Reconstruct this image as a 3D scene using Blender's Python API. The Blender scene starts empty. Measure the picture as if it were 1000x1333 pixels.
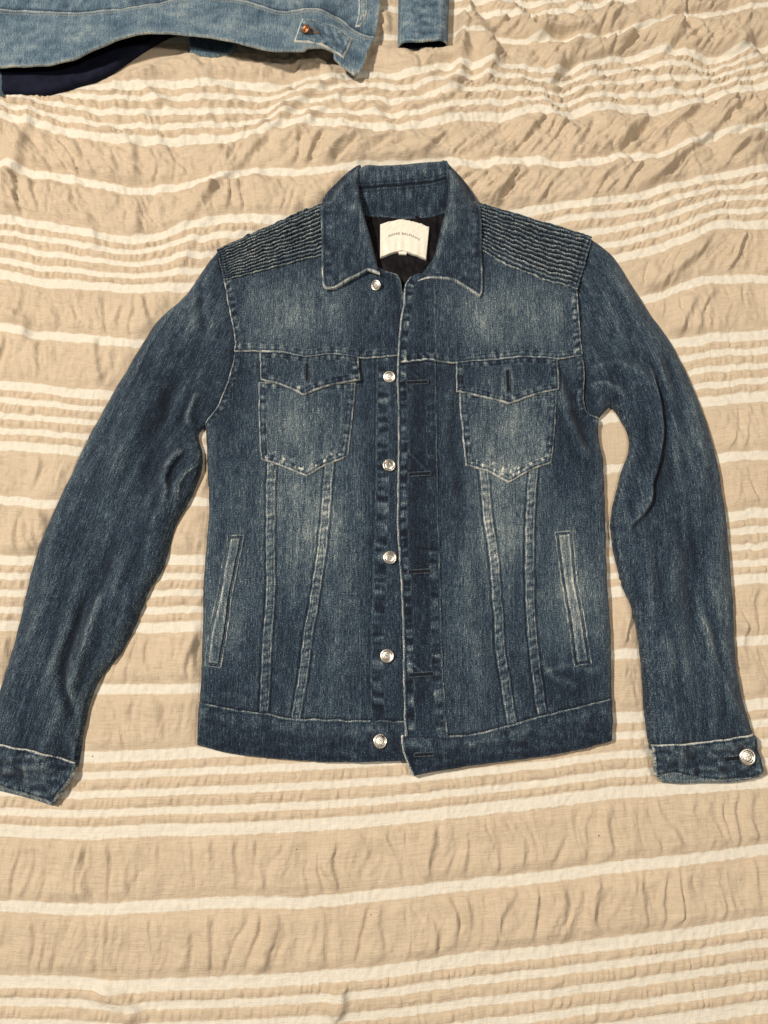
import bpy, math, random
import numpy as np

random.seed(4)
rng = np.random.default_rng(4)
scene = bpy.context.scene
COL = scene.collection

# ------------------------------------------------------------------ camera
FPX, CW, CH = 1000.0, 1000.0, 1333.0          # focal length and frame of the photograph in its own pixels
TILT, CAMZ = math.radians(12.0), 0.95
cam = bpy.data.cameras.new('camera')
cam.sensor_fit = 'VERTICAL'; cam.sensor_height = 36.0; cam.lens = 36.0 * FPX / CH
cam.clip_start = 0.02; cam.clip_end = 60.0
cam_o = bpy.data.objects.new('camera', cam); COL.objects.link(cam_o)
cam_o.location = (0, 0, CAMZ); cam_o.rotation_euler = (TILT, 0, 0)
scene.camera = cam_o

# ------------------------------------------------------------------ light
world = bpy.data.worlds.new('World'); scene.world = world; world.use_nodes = True
bg = world.node_tree.nodes['Background']
bg.inputs['Color'].default_value = (1.0, 0.91, 0.79, 1); bg.inputs['Strength'].default_value = 0.11
def lamp(name, loc, size, watts, col, target=(0, 0.2, 0)):
    l = bpy.data.lights.new(name, 'AREA'); l.shape = 'DISK'; l.size = size; l.energy = watts; l.color = col
    o = bpy.data.objects.new(name, l); COL.objects.link(o); o.location = loc
    d = np.array(target, float) - np.array(loc, float); d /= np.linalg.norm(d)
    from mathutils import Vector
    o.rotation_euler = Vector(d).to_track_quat('-Z', 'Y').to_euler()
    return o
lamp('ceiling_lamp', (-2.2, 0.95, 3.4), 0.34, 197, (1.0, 0.89, 0.745))
lamp('ceiling_lamp_far', (1.2, 0.10, 2.4), 0.30, 27, (1.0, 0.89, 0.745))
scene.view_settings.view_transform = 'Standard'; scene.view_settings.look = 'None'
scene.view_settings.exposure = 0.0; scene.view_settings.gamma = 1.0
scene.render.engine = 'CYCLES'

# ------------------------------------------------------------------ maths helpers
c_, s_ = math.cos(TILT), math.sin(TILT)
def unproject(uv, z=0.012):
    uv = np.asarray(uv, float)
    a = (uv[..., 0] - CW / 2) / FPX; b = (CH / 2 - uv[..., 1]) / FPX
    dy = b * c_ + s_; dz = b * s_ - c_
    k = (CAMZ - z) / (-dz)
    return np.stack([a * k, dy * k], -1)
def to_px(x, y, z=0.012):
    zz = z - CAMZ
    yc = y * c_ + zz * s_; zc = -y * s_ + zz * c_
    return CW / 2 + FPX * x / (-zc), CH / 2 - FPX * yc / (-zc)
def pts(s):
    return np.array([[float(q) for q in p.split(',')] for p in s.split()])
def sstep(a, b, x):
    t = np.clip((x - a) / (b - a), 0, 1); return t * t * (3 - 2 * t)
def ell(q):
    q = np.clip(q, 0, 1); return np.sqrt(np.maximum(0, 1 - (1 - q) ** 2))
def gs(d, w): return np.exp(-(d / w) ** 2)

def _h(i, j, seed):
    n = (i.astype(np.int64) * 374761393 + j.astype(np.int64) * 668265263 + seed * 1274126177) & 0xFFFFFFFF
    n = ((n ^ (n >> 13)) * 1274126177) & 0xFFFFFFFF
    n = (n ^ (n >> 16)) & 0xFFFFFFFF
    return n / 4294967296.0 * 2 * np.pi
def pn(x, y, seed=0):                                   # gradient noise, about -1..1
    x, y = np.broadcast_arrays(np.asarray(x, float), np.asarray(y, float))
    i = np.floor(x); j = np.floor(y); fx = x - i; fy = y - j
    u = fx * fx * fx * (fx * (fx * 6 - 15) + 10); v = fy * fy * fy * (fy * (fy * 6 - 15) + 10)
    def g(di, dj):
        a = _h(i + di, j + dj, seed); return np.cos(a) * (fx - di) + np.sin(a) * (fy - dj)
    n0 = g(0, 0) * (1 - u) + g(1, 0) * u; n1 = g(0, 1) * (1 - u) + g(1, 1) * u
    return (n0 * (1 - v) + n1 * v) * 1.45
def fbm(x, y, seed=0, o=3):
    r = 0; a = 1.0
    for k in range(o):
        r = r + a * pn(x * 2 ** k, y * 2 ** k, seed + k * 17); a *= 0.5
    return r

def curve_px(p, step=3.0, corner=42.0, closed=False):    # smooth a pixel polyline, keeping sharp corners
    p = np.asarray(p, float)
    if closed: p = np.vstack([p, p[:1]])
    n = len(p); cut = [0]
    for i in range(1, n - 1):
        a = p[i] - p[i - 1]; b = p[i + 1] - p[i]
        ang = abs(math.degrees(math.atan2(a[0] * b[1] - a[1] * b[0], a @ b)))
        if ang > corner: cut.append(i)
    cut.append(n - 1)
    out = []
    for a, b in zip(cut[:-1], cut[1:]):
        q = p[a:b + 1]
        if len(q) == 2:
            m = max(1, int(np.linalg.norm(q[1] - q[0]) / step))
            out.append(q[0] + (q[1] - q[0]) * (np.arange(m) / m)[:, None]); continue
        e = np.vstack([2 * q[0] - q[1], q, 2 * q[-1] - q[-2]])
        for k in range(1, len(e) - 2):
            p0, p1, p2, p3 = e[k - 1], e[k], e[k + 1], e[k + 2]
            m = max(1, int(np.linalg.norm(p2 - p1) / step)); t = (np.arange(m) / m)[:, None]
            l0, l1, l2 = (max(1e-6, np.linalg.norm(q_)) for q_ in (p1 - p0, p2 - p1, p3 - p2))
            m1 = (p2 - p0) / (l0 + l1) * l1; m2 = (p3 - p1) / (l1 + l2) * l1
            out.append((2 * t**3 - 3 * t**2 + 1) * p1 + (t**3 - 2 * t**2 + t) * m1 + (-2 * t**3 + 3 * t**2) * p2 + (t**3 - t**2) * m2)
    out.append(p[-1:])
    r = np.vstack(out)
    return r[:-1] if closed else r
def jit(q, z):
    if abs(z - .012) > 1e-6: return q
    x, y = q[:, 0], q[:, 1]
    return q + np.stack([.0008 * pn(x / .02, y / .02, 901) + .0004 * pn(x / .006, y / .006, 902), .0008 * pn(x / .02, y / .02, 903) + .0004 * pn(x / .006, y / .006, 904)], 1)
def line(s, z=0.012, step=3.0, corner=42.0):
    p = pts(s) if isinstance(s, str) else np.asarray(s, float)
    return jit(unproject(curve_px(p, step, corner), z), z)
def line_raw(s, z=0.012): return unproject(curve_px(pts(s), 3.0, 80), z)
def poly(s, z=0.012, step=2.0, corner=42.0):
    p = pts(s) if isinstance(s, str) else np.asarray(s, float)
    q = jit(unproject(curve_px(p, step, corner, True), z), z)
    a = np.sum(q[:, 0] * np.roll(q[:, 1], -1) - q[:, 1] * np.roll(q[:, 0], -1))
    return q if a > 0 else q[::-1].copy()

BIG = 9.0
def dist(ln, x, y, R, closed=False):
    """distance, arc length and signed distance (+ = left) from a polyline, exact within R, BIG beyond"""
    ln = np.asarray(ln)
    if closed: ln = np.vstack([ln, ln[:1]])
    A = ln[:-1]; D = ln[1:] - A; L = np.hypot(D[:, 0], D[:, 1]); L = np.maximum(L, 1e-9)
    S = np.concatenate([[0], np.cumsum(L)[:-1]])
    n = len(x); d = np.full(n, BIG); s = np.zeros(n); sd = np.full(n, BIG)
    lo = np.minimum(A, A + D); hi = np.maximum(A, A + D)
    T = max(0.03, R)
    ok = np.where((x > lo[:, 0].min() - R) & (x < hi[:, 0].max() + R) & (y > lo[:, 1].min() - R) & (y < hi[:, 1].max() + R))[0]
    if len(ok) == 0: return d, s, sd
    ti = np.floor(x[ok] / T).astype(np.int64); tj = np.floor(y[ok] / T).astype(np.int64)
    key = ti * 100003 + tj
    order = np.argsort(key, kind='stable'); ks = key[order]
    starts = np.concatenate([[0], np.where(np.diff(ks))[0] + 1, [len(ks)]])
    for a, b in zip(starts[:-1], starts[1:]):
        idx = ok[order[a:b]]
        x0 = ti[order[a]] * T; y0 = tj[order[a]] * T
        m = (hi[:, 0] > x0 - R) & (lo[:, 0] < x0 + T + R) & (hi[:, 1] > y0 - R) & (lo[:, 1] < y0 + T + R)
        if not m.any(): continue
        A_, D_, L_, S_ = A[m], D[m], L[m], S[m]
        px = x[idx][:, None] - A_[:, 0]; py = y[idx][:, None] - A_[:, 1]
        t = np.clip((px * D_[:, 0] + py * D_[:, 1]) / (L_ * L_), 0, 1)
        qx = px - t * D_[:, 0]; qy = py - t * D_[:, 1]
        dd = qx * qx + qy * qy
        k = np.argmin(dd, 1); r = np.arange(len(idx))
        dm = np.sqrt(dd[r, k]); d[idx] = dm; s[idx] = S_[k] + t[r, k] * L_[k]
        cr = D_[k, 0] * py[r, k] - D_[k, 1] * px[r, k]
        sd[idx] = np.where(cr >= 0, dm, -dm)
    return d, s, sd

# ------------------------------------------------------------------ mesh helpers
def raw_mesh(name, V, quads, mat, parent=None, tris=None, smooth=True, attr=None, uv=None, mats=None, mi=None):
    me = bpy.data.meshes.new(name)
    V = np.asarray(V, np.float32); quads = np.asarray(quads, np.int32).reshape(-1, 4)
    tris = np.zeros((0, 3), np.int32) if tris is None else np.asarray(tris, np.int32).reshape(-1, 3)
    nl = quads.size + tris.size; nf = len(quads) + len(tris)
    me.vertices.add(len(V)); me.vertices.foreach_set('co', V.ravel())
    me.loops.add(nl); loops = np.concatenate([quads.ravel(), tris.ravel()]).astype(np.int32)
    me.loops.foreach_set('vertex_index', loops)
    me.polygons.add(nf)
    st = np.concatenate([np.arange(len(quads)) * 4, quads.size + np.arange(len(tris)) * 3]).astype(np.int32)
    me.polygons.foreach_set('loop_start', st)
    me.polygons.foreach_set('use_smooth', np.full(nf, smooth))
    if mi is not None: me.polygons.foreach_set('material_index', np.asarray(mi, np.int32))
    me.update(calc_edges=True)
    for k, a in (attr or {}).items():
        at = me.attributes.new(k, 'FLOAT', 'POINT'); at.data.foreach_set('value', np.asarray(a, np.float32))
    if uv is not None:
        l = me.uv_layers.new(name='UVMap'); l.data.foreach_set('uv', np.asarray(uv, np.float32)[loops].ravel())
    for m in (mats or [mat]): me.materials.append(m)
    o = bpy.data.objects.new(name, me); COL.objects.link(o)
    if parent is not None: o.parent = parent
    return o
def thing(name, label, cat, loc=(0, 0, 0)):
    o = bpy.data.objects.new(name, None); COL.objects.link(o); o.location = loc
    o.empty_display_size = 0.05; o['label'] = label; o['category'] = cat
    return o

def sheet(name, P, fn, mat, parent, h=0.00115, skirt=0.003, floor=None, R=0.014, uvf=None, rub_shade=1.0):
    """a piece of cloth: the outline P filled with a fine grid, heights and wear from fn(x, y, d_edge, s_edge), rim turned down"""
    x0, y0 = P.min(0) - h; x1, y1 = P.max(0) + h
    nx = int((x1 - x0) / h) + 2; ny = int((y1 - y0) / h) + 2
    Q = np.roll(P, -1, 0)
    cx = x0 + (np.arange(nx - 1) + 0.5) * h
    ins = np.zeros((ny - 1, nx - 1), bool)
    for j in range(ny - 1):
        yy = y0 + (j + 0.5) * h
        m = (P[:, 1] <= yy) != (Q[:, 1] <= yy)
        if not m.any(): continue
        xs = np.sort(P[m, 0] + (yy - P[m, 1]) / (Q[m, 1] - P[m, 1]) * (Q[m, 0] - P[m, 0]))
        ins[j] = (np.searchsorted(xs, cx) % 2) == 1
    jj, ii = np.where(ins)
    a = jj * nx + ii
    quads = np.stack([a, a + 1, a + nx + 1, a + nx], 1)
    used, inv = np.unique(quads, return_inverse=True); quads = inv.reshape(-1, 4)
    x = x0 + (used % nx) * h; y = y0 + (used // nx) * h
    e = np.concatenate([quads[:, [0, 1]], quads[:, [1, 2]], quads[:, [2, 3]], quads[:, [3, 0]]])
    N = len(used); k1 = e[:, 0].astype(np.int64) * N + e[:, 1]; k2 = e[:, 1].astype(np.int64) * N + e[:, 0]
    be = e[~np.isin(k1, k2)]
    bv = np.unique(be)
    # snap the border to the outline
    C = np.vstack([P, P[:1]]); A = C[:-1]; D = C[1:] - A; L2 = np.maximum((D ** 2).sum(1), 1e-14)
    for c0 in range(0, len(bv), 2000):
        b = bv[c0:c0 + 2000]
        px = x[b][:, None] - A[:, 0]; py = y[b][:, None] - A[:, 1]
        t = np.clip((px * D[:, 0] + py * D[:, 1]) / L2, 0, 1)
        qx = px - t * D[:, 0]; qy = py - t * D[:, 1]; k = np.argmin(qx * qx + qy * qy, 1); r = np.arange(len(b))
        x[b] = A[k, 0] + t[r, k] * D[k, 0]; y[b] = A[k, 1] + t[r, k] * D[k, 1]
    Pp = np.roll(P, 1, 0); v1 = P - Pp; v2 = Q - P
    ang = np.abs(np.degrees(np.arctan2(v1[:, 0] * v2[:, 1] - v1[:, 1] * v2[:, 0], (v1 * v2).sum(1))))
    for c in P[ang > 35]:
        k = bv[np.argmin((x[bv] - c[0]) ** 2 + (y[bv] - c[1]) ** 2)]; x[k], y[k] = c
    def ev(x, y):
        d, s, _ = dist(P, x, y, R, True)
        return fn(x, y, np.minimum(d, R * 1.5), s)
    z, w = ev(x, y)
    if rub_shade:  # ridge abrasion plus painted form shading: crests lighter, hollows darker in the colour
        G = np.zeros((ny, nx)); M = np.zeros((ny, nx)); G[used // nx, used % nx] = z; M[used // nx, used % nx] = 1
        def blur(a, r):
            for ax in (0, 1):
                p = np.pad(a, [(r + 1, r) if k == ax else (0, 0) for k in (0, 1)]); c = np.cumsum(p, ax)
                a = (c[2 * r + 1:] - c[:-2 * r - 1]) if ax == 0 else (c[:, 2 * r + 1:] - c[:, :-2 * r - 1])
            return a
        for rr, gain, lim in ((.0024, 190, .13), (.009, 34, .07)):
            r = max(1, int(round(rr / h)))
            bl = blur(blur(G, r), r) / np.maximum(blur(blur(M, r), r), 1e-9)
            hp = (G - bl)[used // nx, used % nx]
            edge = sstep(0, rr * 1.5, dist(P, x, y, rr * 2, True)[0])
            w = w + rub_shade * np.clip(hp * gain, -lim, lim) * edge
    uv = np.stack(uvf(x, y), 1) if uvf else np.stack([x, y], 1)
    m = {}; low = np.full(N, -1); low[bv] = N + np.arange(len(bv))
    zl = (np.full(len(bv), floor) if floor is not None else z[bv] - skirt)
    V = np.concatenate([np.stack([x, y, z], 1), np.stack([x[bv], y[bv], zl], 1)])
    sk = np.stack([be[:, 1], be[:, 0], low[be[:, 0]], low[be[:, 1]]], 1)
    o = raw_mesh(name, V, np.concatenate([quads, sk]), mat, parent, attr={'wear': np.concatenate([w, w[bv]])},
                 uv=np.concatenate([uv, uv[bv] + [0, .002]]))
    def zat(x, y): return ev(np.atleast_1d(np.asarray(x, float)), np.atleast_1d(np.asarray(y, float)))[0]
    return o, zat

def tube(path, r, n=6, closed=False):
    path = np.asarray(path, float); m = len(path)
    V = []; F = []
    for i in range(m):
        if closed: t = path[(i + 1) % m] - path[i - 1]
        else: t = path[min(i + 1, m - 1)] - path[max(i - 1, 0)]
        t = t / max(np.linalg.norm(t), 1e-9)
        up = np.array([0, 0, 1.0]) if abs(t[2]) < .9 else np.array([1.0, 0, 0])
        a = np.cross(up, t); a /= np.linalg.norm(a); b = np.cross(t, a)
        for k in range(n):
            th = 2 * math.pi * k / n; V.append(path[i] + r * (math.cos(th) * a + math.sin(th) * b))
    for i in range(m if closed else m - 1):
        for k in range(n):
            i2 = (i + 1) % m
            F.append((i * n + k, i * n + (k + 1) % n, i2 * n + (k + 1) % n, i2 * n + k))
    return V, F

# ------------------------------------------------------------------ materials
class NT:
    def __init__(s, name):
        s.m = bpy.data.materials.new(name); s.m.use_nodes = True; s.t = s.m.node_tree; s.n = s.t.nodes
        s.b = s.n['Principled BSDF']
    def add(s, typ, **kw):
        n = s.n.new(typ)
        for k, v in kw.items():
            if k.startswith('i_'):
                key = k[2:]; key = int(key) if key.isdigit() else key.replace('_', ' ')
                n.inputs[key].default_value = v
            else: setattr(n, k, v)
        return n
    def link(s, a, b): s.t.links.new(a, b)
    def math(s, op, a, b=None, clamp=False):
        n = s.add('ShaderNodeMath', operation=op, use_clamp=clamp)
        for k, v in ((0, a), (1, b)):
            if v is None: continue
            if isinstance(v, (int, float)): n.inputs[k].default_value = v
            else: s.link(v, n.inputs[k])
        return n.outputs[0]
    def noise(s, vec, scale, sx=1, sy=1, detail=2, rough=.5):
        mp = s.add('ShaderNodeMapping'); mp.inputs['Scale'].default_value = (sx, sy, 1); s.link(vec, mp.inputs['Vector'])
        n = s.add('ShaderNodeTexNoise'); n.inputs['Scale'].default_value = scale; n.inputs['Detail'].default_value = detail
        n.inputs['Roughness'].default_value = rough; s.link(mp.outputs[0], n.inputs['Vector'])
        return n.outputs['Fac']
    def ramp(s, fac, stops, interp='LINEAR'):
        r = s.add('ShaderNodeValToRGB'); cr = r.color_ramp; cr.interpolation = interp
        while len(cr.elements) < len(stops): cr.elements.new(0.5)
        for e, (p, c) in zip(cr.elements, stops):
            e.position = p; e.color = (c[0], c[1], c[2], 1)
        s.link(fac, r.inputs[0]); return r.outputs[0]

def denim(name, stops, contrast=1.0):
    t = NT(name); uv = t.add('ShaderNodeUVMap', uv_map='UVMap').outputs[0]
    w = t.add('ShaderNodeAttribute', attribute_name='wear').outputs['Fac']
    rot = t.add('ShaderNodeVectorRotate', rotation_type='Z_AXIS', i_Angle=math.radians(32)); t.link(uv, rot.inputs['Vector'])
    slub = t.noise(uv, 1.0, 620, 16, 1, .5)
    warp = t.noise(uv, 1.0, 800, 110, 3, .7)          # slubby warp yarns
    weft = t.noise(rot.outputs[0], 1.0, 330, 1150, 2, .6)   # twill diagonal
    mot = t.noise(uv, 1.0, 75, 45, 4, .62)              # washed mottling
    fine = t.noise(uv, 1.0, 900, 850, 1, .5)
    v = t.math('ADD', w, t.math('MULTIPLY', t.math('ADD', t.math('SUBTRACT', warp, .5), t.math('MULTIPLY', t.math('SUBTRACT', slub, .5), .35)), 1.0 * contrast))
    v = t.math('ADD', v, t.math('MULTIPLY', t.math('SUBTRACT', weft, .5), .60 * contrast))
    v = t.math('ADD', v, t.math('MULTIPLY', t.math('SUBTRACT', mot, .5), .22 * contrast))
    v = t.math('ADD', v, t.math('MULTIPLY', t.math('SUBTRACT', fine, .5), 1.10 * contrast), True)
    t.link(t.ramp(v, stops), t.b.inputs['Base Color'])
    t.b.inputs['Roughness'].default_value = 0.92; t.b.inputs['Specular IOR Level'].default_value = 0.15
    t.b.inputs['Sheen Weight'].default_value = 0.10; t.b.inputs['Sheen Roughness'].default_value = 0.6
    bp = t.add('ShaderNodeBump', i_Strength=0.55, i_Distance=0.0006)
    t.link(t.math('ADD', t.math('ADD', warp, fine), t.math('MULTIPLY', weft, .6)), bp.inputs['Height']); t.link(bp.outputs[0], t.b.inputs['Normal'])
    return t.m
def plain(name, col, rough=.8, metal=0, spec=.3, noise=None):
    t = NT(name); t.b.inputs['Base Color'].default_value = (*col, 1); t.b.inputs['Roughness'].default_value = rough
    t.b.inputs['Metallic'].default_value = metal; t.b.inputs['Specular IOR Level'].default_value = spec
    tc = t.add('ShaderNodeTexCoord').outputs['Object']
    sc, amt = noise or (400, .25)
    n = t.noise(tc, sc, detail=3)
    lo = tuple(c * (1 - amt) for c in col); hi = tuple(min(1, c * (1 + amt)) for c in col)
    t.link(t.ramp(n, [(.3, lo), (.7, hi)]), t.b.inputs['Base Color'])
    return t.m
INDIGO = denim('dark_denim', [(0, (.0035, .0065, .014)), (.2, (.0090, .0182, .036)), (.4, (.033, .058, .092)), (.6, (.112, .151, .174)), (.8, (.29, .32, .32)), (1, (.68, .67, .62))])
PALE = denim('light_denim', [(0, (.016, .030, .055)), (.25, (.045, .080, .125)), (.5, (.11, .178, .24)), (.75, (.26, .31, .33)), (1, (.62, .60, .53))], .9)
THREAD = plain('navy_thread', (.012, .018, .032), .8)
PALE_THREAD = plain('ecru_thread', (.42, .36, .26), .8)
LINING = plain('black_lining', (.0055, .0045, .0065), .6, 0, .12, (60, .3))
NAVY = plain('navy_lining', (.008, .010, .022), .9, 0, .1, (80, .3))
SATIN = plain('cream_satin', (.76, .73, .65), .42, 0, .5, (300, .06))
INK = plain('grey_ink', (.07, .06, .05), .8)
NICKEL = plain('nickel', (.62, .59, .54), .33, 1.0, .5, (700, .12))
COPPER = plain('aged_copper', (.30, .125, .055), .42, .85, .5, (500, .45))
SLIT = plain('buttonhole_slit', (.005, .007, .012), .9)
LINT = plain('dark_lint', (.05, .04, .035), .9)

PERIOD = 0.27
def bed_mat():
    t = NT('striped_seersucker'); uv = t.add('ShaderNodeUVMap', uv_map='UVMap').outputs[0]
    sep = t.add('ShaderNodeSeparateXYZ'); t.link(uv, sep.inputs[0])
    rag = t.noise(uv, 1.0, 260, 260, 3, .6)
    v = t.math('ADD', t.math('MULTIPLY', sep.outputs[1], 1 / PERIOD), t.math('ADD', t.math('MULTIPLY', t.math('SUBTRACT', rag, .5), .010), t.math('MULTIPLY', t.math('SUBTRACT', t.noise(uv, 1.0, 130, 18, 2, .5), .5), .014)))
    f = t.math('FRACT', t.math('ADD', v, .1))
    B, Wt = (0, 0, 0), (1, 1, 1); e = .0022
    st = [(0, B)]
    for c, w in ((0, .054), (.085, .034), (.17, .034), (.255, .034), (.34, .054), (.663, .051)):
        c += .1; st += [(c - w / 2 - e, B), (c - w / 2 + e, Wt), (c + w / 2 - e, Wt), (c + w / 2 + e, B)]
    mask = t.ramp(f, st)
    th = t.noise(uv, 1.0, 38, 760, 3, .65)               # slubby cross threads
    th2 = t.noise(uv, 1.0, 700, 30, 2, .5)
    mo = t.noise(uv, 1.0, 14, 14, 4, .6)
    k = t.math('ADD', t.math('ADD', t.math('MULTIPLY', th, .62), t.math('MULTIPLY', th2, .18)), t.math('MULTIPLY', mo, .2))
    beige = t.ramp(k, [(.28, (.41, .325, .24)), (.5, (.55, .455, .345)), (.72, (.65, .55, .43))])
    white = t.ramp(k, [(.28, (.63, .595, .52)), (.72, (.75, .715, .64))])
    mx = t.add('ShaderNodeMix', data_type='RGBA'); t.link(mask, mx.inputs[0]); t.link(beige, mx.inputs[6]); t.link(white, mx.inputs[7])
    t.link(mx.outputs[2], t.b.inputs['Base Color'])
    t.b.inputs['Roughness'].default_value = .85; t.b.inputs['Specular IOR Level'].default_value = .2
    t.b.inputs['Sheen Weight'].default_value = .08
    crk = t.math('ABSOLUTE', t.math('SUBTRACT', t.noise(uv, 1.0, 90, 55, 3, .6), .5))
    bp = t.add('ShaderNodeBump', i_Strength=0.9, i_Distance=0.0009); t.link(t.math('ADD', t.math('ADD', th, t.math('MULTIPLY', th2, .5)), t.math('MULTIPLY', crk, 2.2)), bp.inputs['Height'])
    t.link(bp.outputs[0], t.b.inputs['Normal'])
    return t.m
BED = bed_mat()

# ------------------------------------------------------------------ jacket outline (pixels of the photograph, laid on the bed plane)
SL_OUT = '281,322 261,349 240,380 204,413 180,449 162,479 144,509 129,536 111,569 93,607 73,650 54,693 39,735 28,780 18,822 6,864 0,882 -8,910 -14,938 -18,962'
SL_IN = '266,551 258,557 255,565 260,587 259,608 252,629 242,651 226,678 218,706 207,741 192,764 180,792 168,822 150,855 129,879 117,900 109,926 103,955 96,990'
CUFF_L = '-18,962 0,968 50,978 96,993 92,1011 66,1047 42,1037 0,1026 -25,1018'
SR_OUT = '772,305 799,328 829,373 850,406 874,439 892,472 907,505 922,544 931,574 940,610 945,640 949,670 952,700 957,756 960,820 964,874 973,918 985,956'
SR_IN = '782,541 799,524 811,539 820,557 824,577 814,608 805,644 799,677 800,695 806,728 815,764 823,780 833,816 839,855 842,900 845,942 850,970'
CUFF_R = '850,970 916,965 985,955 990,980 997,1005 989,1012 958,1016 925,1016 905,1014 885,1009 870,1008 857,1012 854,997'
SIDE_L = '266,551 267,588 268,616 270,660 268,690 263,752 262,796 260,868 257,915 255,935 254,970'
SIDE_R = '782,541 782,565 787,589 790,640 791,680 793,750 797,802 799,855 800,909 801,946 800,965'
ARM_L = '281,324 292,365 296,390 301,415 306,445 305,462 303,476 296,498 287,521 277,538 266,550'
ARM_R = '771,306 751,377 754,415 758,463 761,490 760,520 763,535 772,541 782,542'
HEM_L = '254,970 288,979 346,987 404,992 462,993 528,991'
HEM_R = '525,981 531,996 538,1011 567,1005 620,997 690,988 760,976 800,965'
SHO_L = '281,322 350,292 417,262 440,237 470,215'
SHO_R = '576,208 605,237 621,258 675,276 725,291 772,305'
FREE = [line(s, step=5) for s in (SL_OUT, SL_IN, SIDE_L, SIDE_R, SR_IN, SR_OUT, SHO_L, SHO_R)]
ENDS = [line(s, step=5) for s in (HEM_L, HEM_R, '96,993 92,1011 66,1047 42,1037 0,1026 -25,1018', '990,980 997,1005 989,1012 958,1016 925,1016 905,1014 885,1009 857,1012 854,997')]
ARML, ARMR = line(ARM_L), line(ARM_R)
AX_L = line_raw('330,262 285,370 225,500 160,640 110,790 62,920 22,1070'); AX_R = line_raw('725,245 775,350 840,490 880,640 890,780 905,900 926,1050')

# soft and hard folds in the denim: pixel path, height, falloff left and right of the path direction
FOLDS = [
 ('836,462 848,500 856,540 858,572 852,604 845,630 843,655 835,668 820,684 814,704', .0062, .0028, .015),
 ('846,640 838,690 842,760 850,830', .0016, .010, .010),
 ('765,505 782,499 800,506 815,520', .0022, .004, .008),
 ('765,485 795,474 825,486 845,510', .0015, .006, .010),
 ('790,350 820,410 850,470 875,540', .0022, .012, .016),
 ('905,780 925,850 950,910 975,950', .0026, .006, .012),
 ('945,650 930,730 935,820 955,900', .0020, .012, .012),
 ('880,700 870,800 880,900', .0018, .014, .014),
 ('119,756 101,812 85,868 84,896 95,932 100,966', -.0042, .005, .007),
 ('140,760 118,820 100,880 98,905 108,930', .0030, .007, .007),
 ('242,583 227,602 217,622 219,640 211,662', .0042, .003, .008),
 ('258,578 256,603 241,618 233,632 231,652 222,680', .0016, .003, .004),
 ('240,377 218,415 195,455 172,500', .0012, .002, .012),
 ('262,360 262,400 268,440', -.0022, .006, .006),
 ('238,470 212,540 195,610 182,680', -.0030, .012, .012),
 ('262,510 250,530 247,548 254,560', .0036, .004, .006),
 ('230,410 195,500 160,590 130,680', .0026, .016, .016),
 ('90,640 70,720 55,800 38,880', .0020, .014, .012),
 ('170,700 150,760 128,815', .0018, .010, .010),
 # body
 ('720,470 735,530 752,575 775,610', .0034, .007, .008),
 ('745,530 757,570 770,590', -.0014, .010, .010),
 ('590,470 580,540 585,620 592,700', .0018, .008, .012),
 ('700,880 735,866 770,872 795,862', .0014, .005, .006),
 ('700,850 720,880 760,895', .0014, .005, .006),
 ('410,640 440,680 450,740 430,820', .0016, .016, .016),
 ('610,700 605,780 620,860 632,930', .0020, .014, .014),
 ('290,560 300,620 310,680', .0018, .014, .014),
 ('470,500 465,600 470,700 462,820', .0014, .010, .010),
 ('283,900 305,905 330,913', .0008, .004, .005),
 ('270,820 262,800 275,740', .0008, .006, .006),
 ('430,390 445,420 440,450', .0010, .008, .008),
]
FOLDS = [(line(p, step=4), a, wl, wr) for p, a, wl, wr in FOLDS]
def folds(x, y, fl):
    z = np.zeros_like(x)
    for ln, a, wl, wr in fl:
        R = 2.6 * max(wl, wr)
        d, s, sd = dist(ln, x, y, R)
        m = d < R
        if not m.any(): continue
        L = np.hypot(*np.diff(ln, axis=0).T).sum()
        w = np.where(sd[m] > 0, wl, wr)
        env = sstep(0, .22, s[m] / L) * (1 - sstep(.75, 1, s[m] / L))
        z[m] += a * np.exp(-(d[m] / w) ** 2) * env
    return z
def base(x, y, sleeve=None):
    R = .026
    d = np.full(len(x), BIG)
    for f in FREE: d = np.minimum(d, dist(f, x, y, R)[0])
    de = np.full(len(x), BIG)
    for f in ENDS: de = np.minimum(de, dist(f, x, y, .05)[0])
    if sleeve is None: Hm, Rr = .0115, .015
    else:
        da = np.minimum(dist(ARML if sleeve == 'L' else ARMR, x, y, .07)[0], .07)
        k = sstep(.004, .06, da); Hm = .0105 + .007 * k; Rr = .015 + .009 * k
    z = Hm * np.minimum(ell(d / Rr), .42 + .58 * sstep(0, .045, de))
    soft = np.minimum(1, d / .02)
    z = z + soft * (.0026 * pn(x / .085, y / .11, 3) + .0019 * pn(x / .034, y / .06, 5) + .0006 * pn(x / .013, y / .02, 8))
    if sleeve:
        ax = AX_L if sleeve == 'L' else AX_R
        dd, s, sd = dist(ax, x, y, .16)
        z = z + soft * (.0032 * pn(sd / .024, s / .11, 31) + .0014 * pn(sd / .012, s / .05, 33))
    return z + 1.7 * folds(x, y, FOLDS) * soft
def blob(u, v, cu, cv, ru, rv, a, rot=0):
    c, s = math.cos(math.radians(rot)), math.sin(math.radians(rot))
    du, dv = u - cu, v - cv; p = du * c + dv * s; q = -du * s + dv * c
    return a * np.exp(-(p / ru) ** 2 - (q / rv) ** 2)
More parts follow.
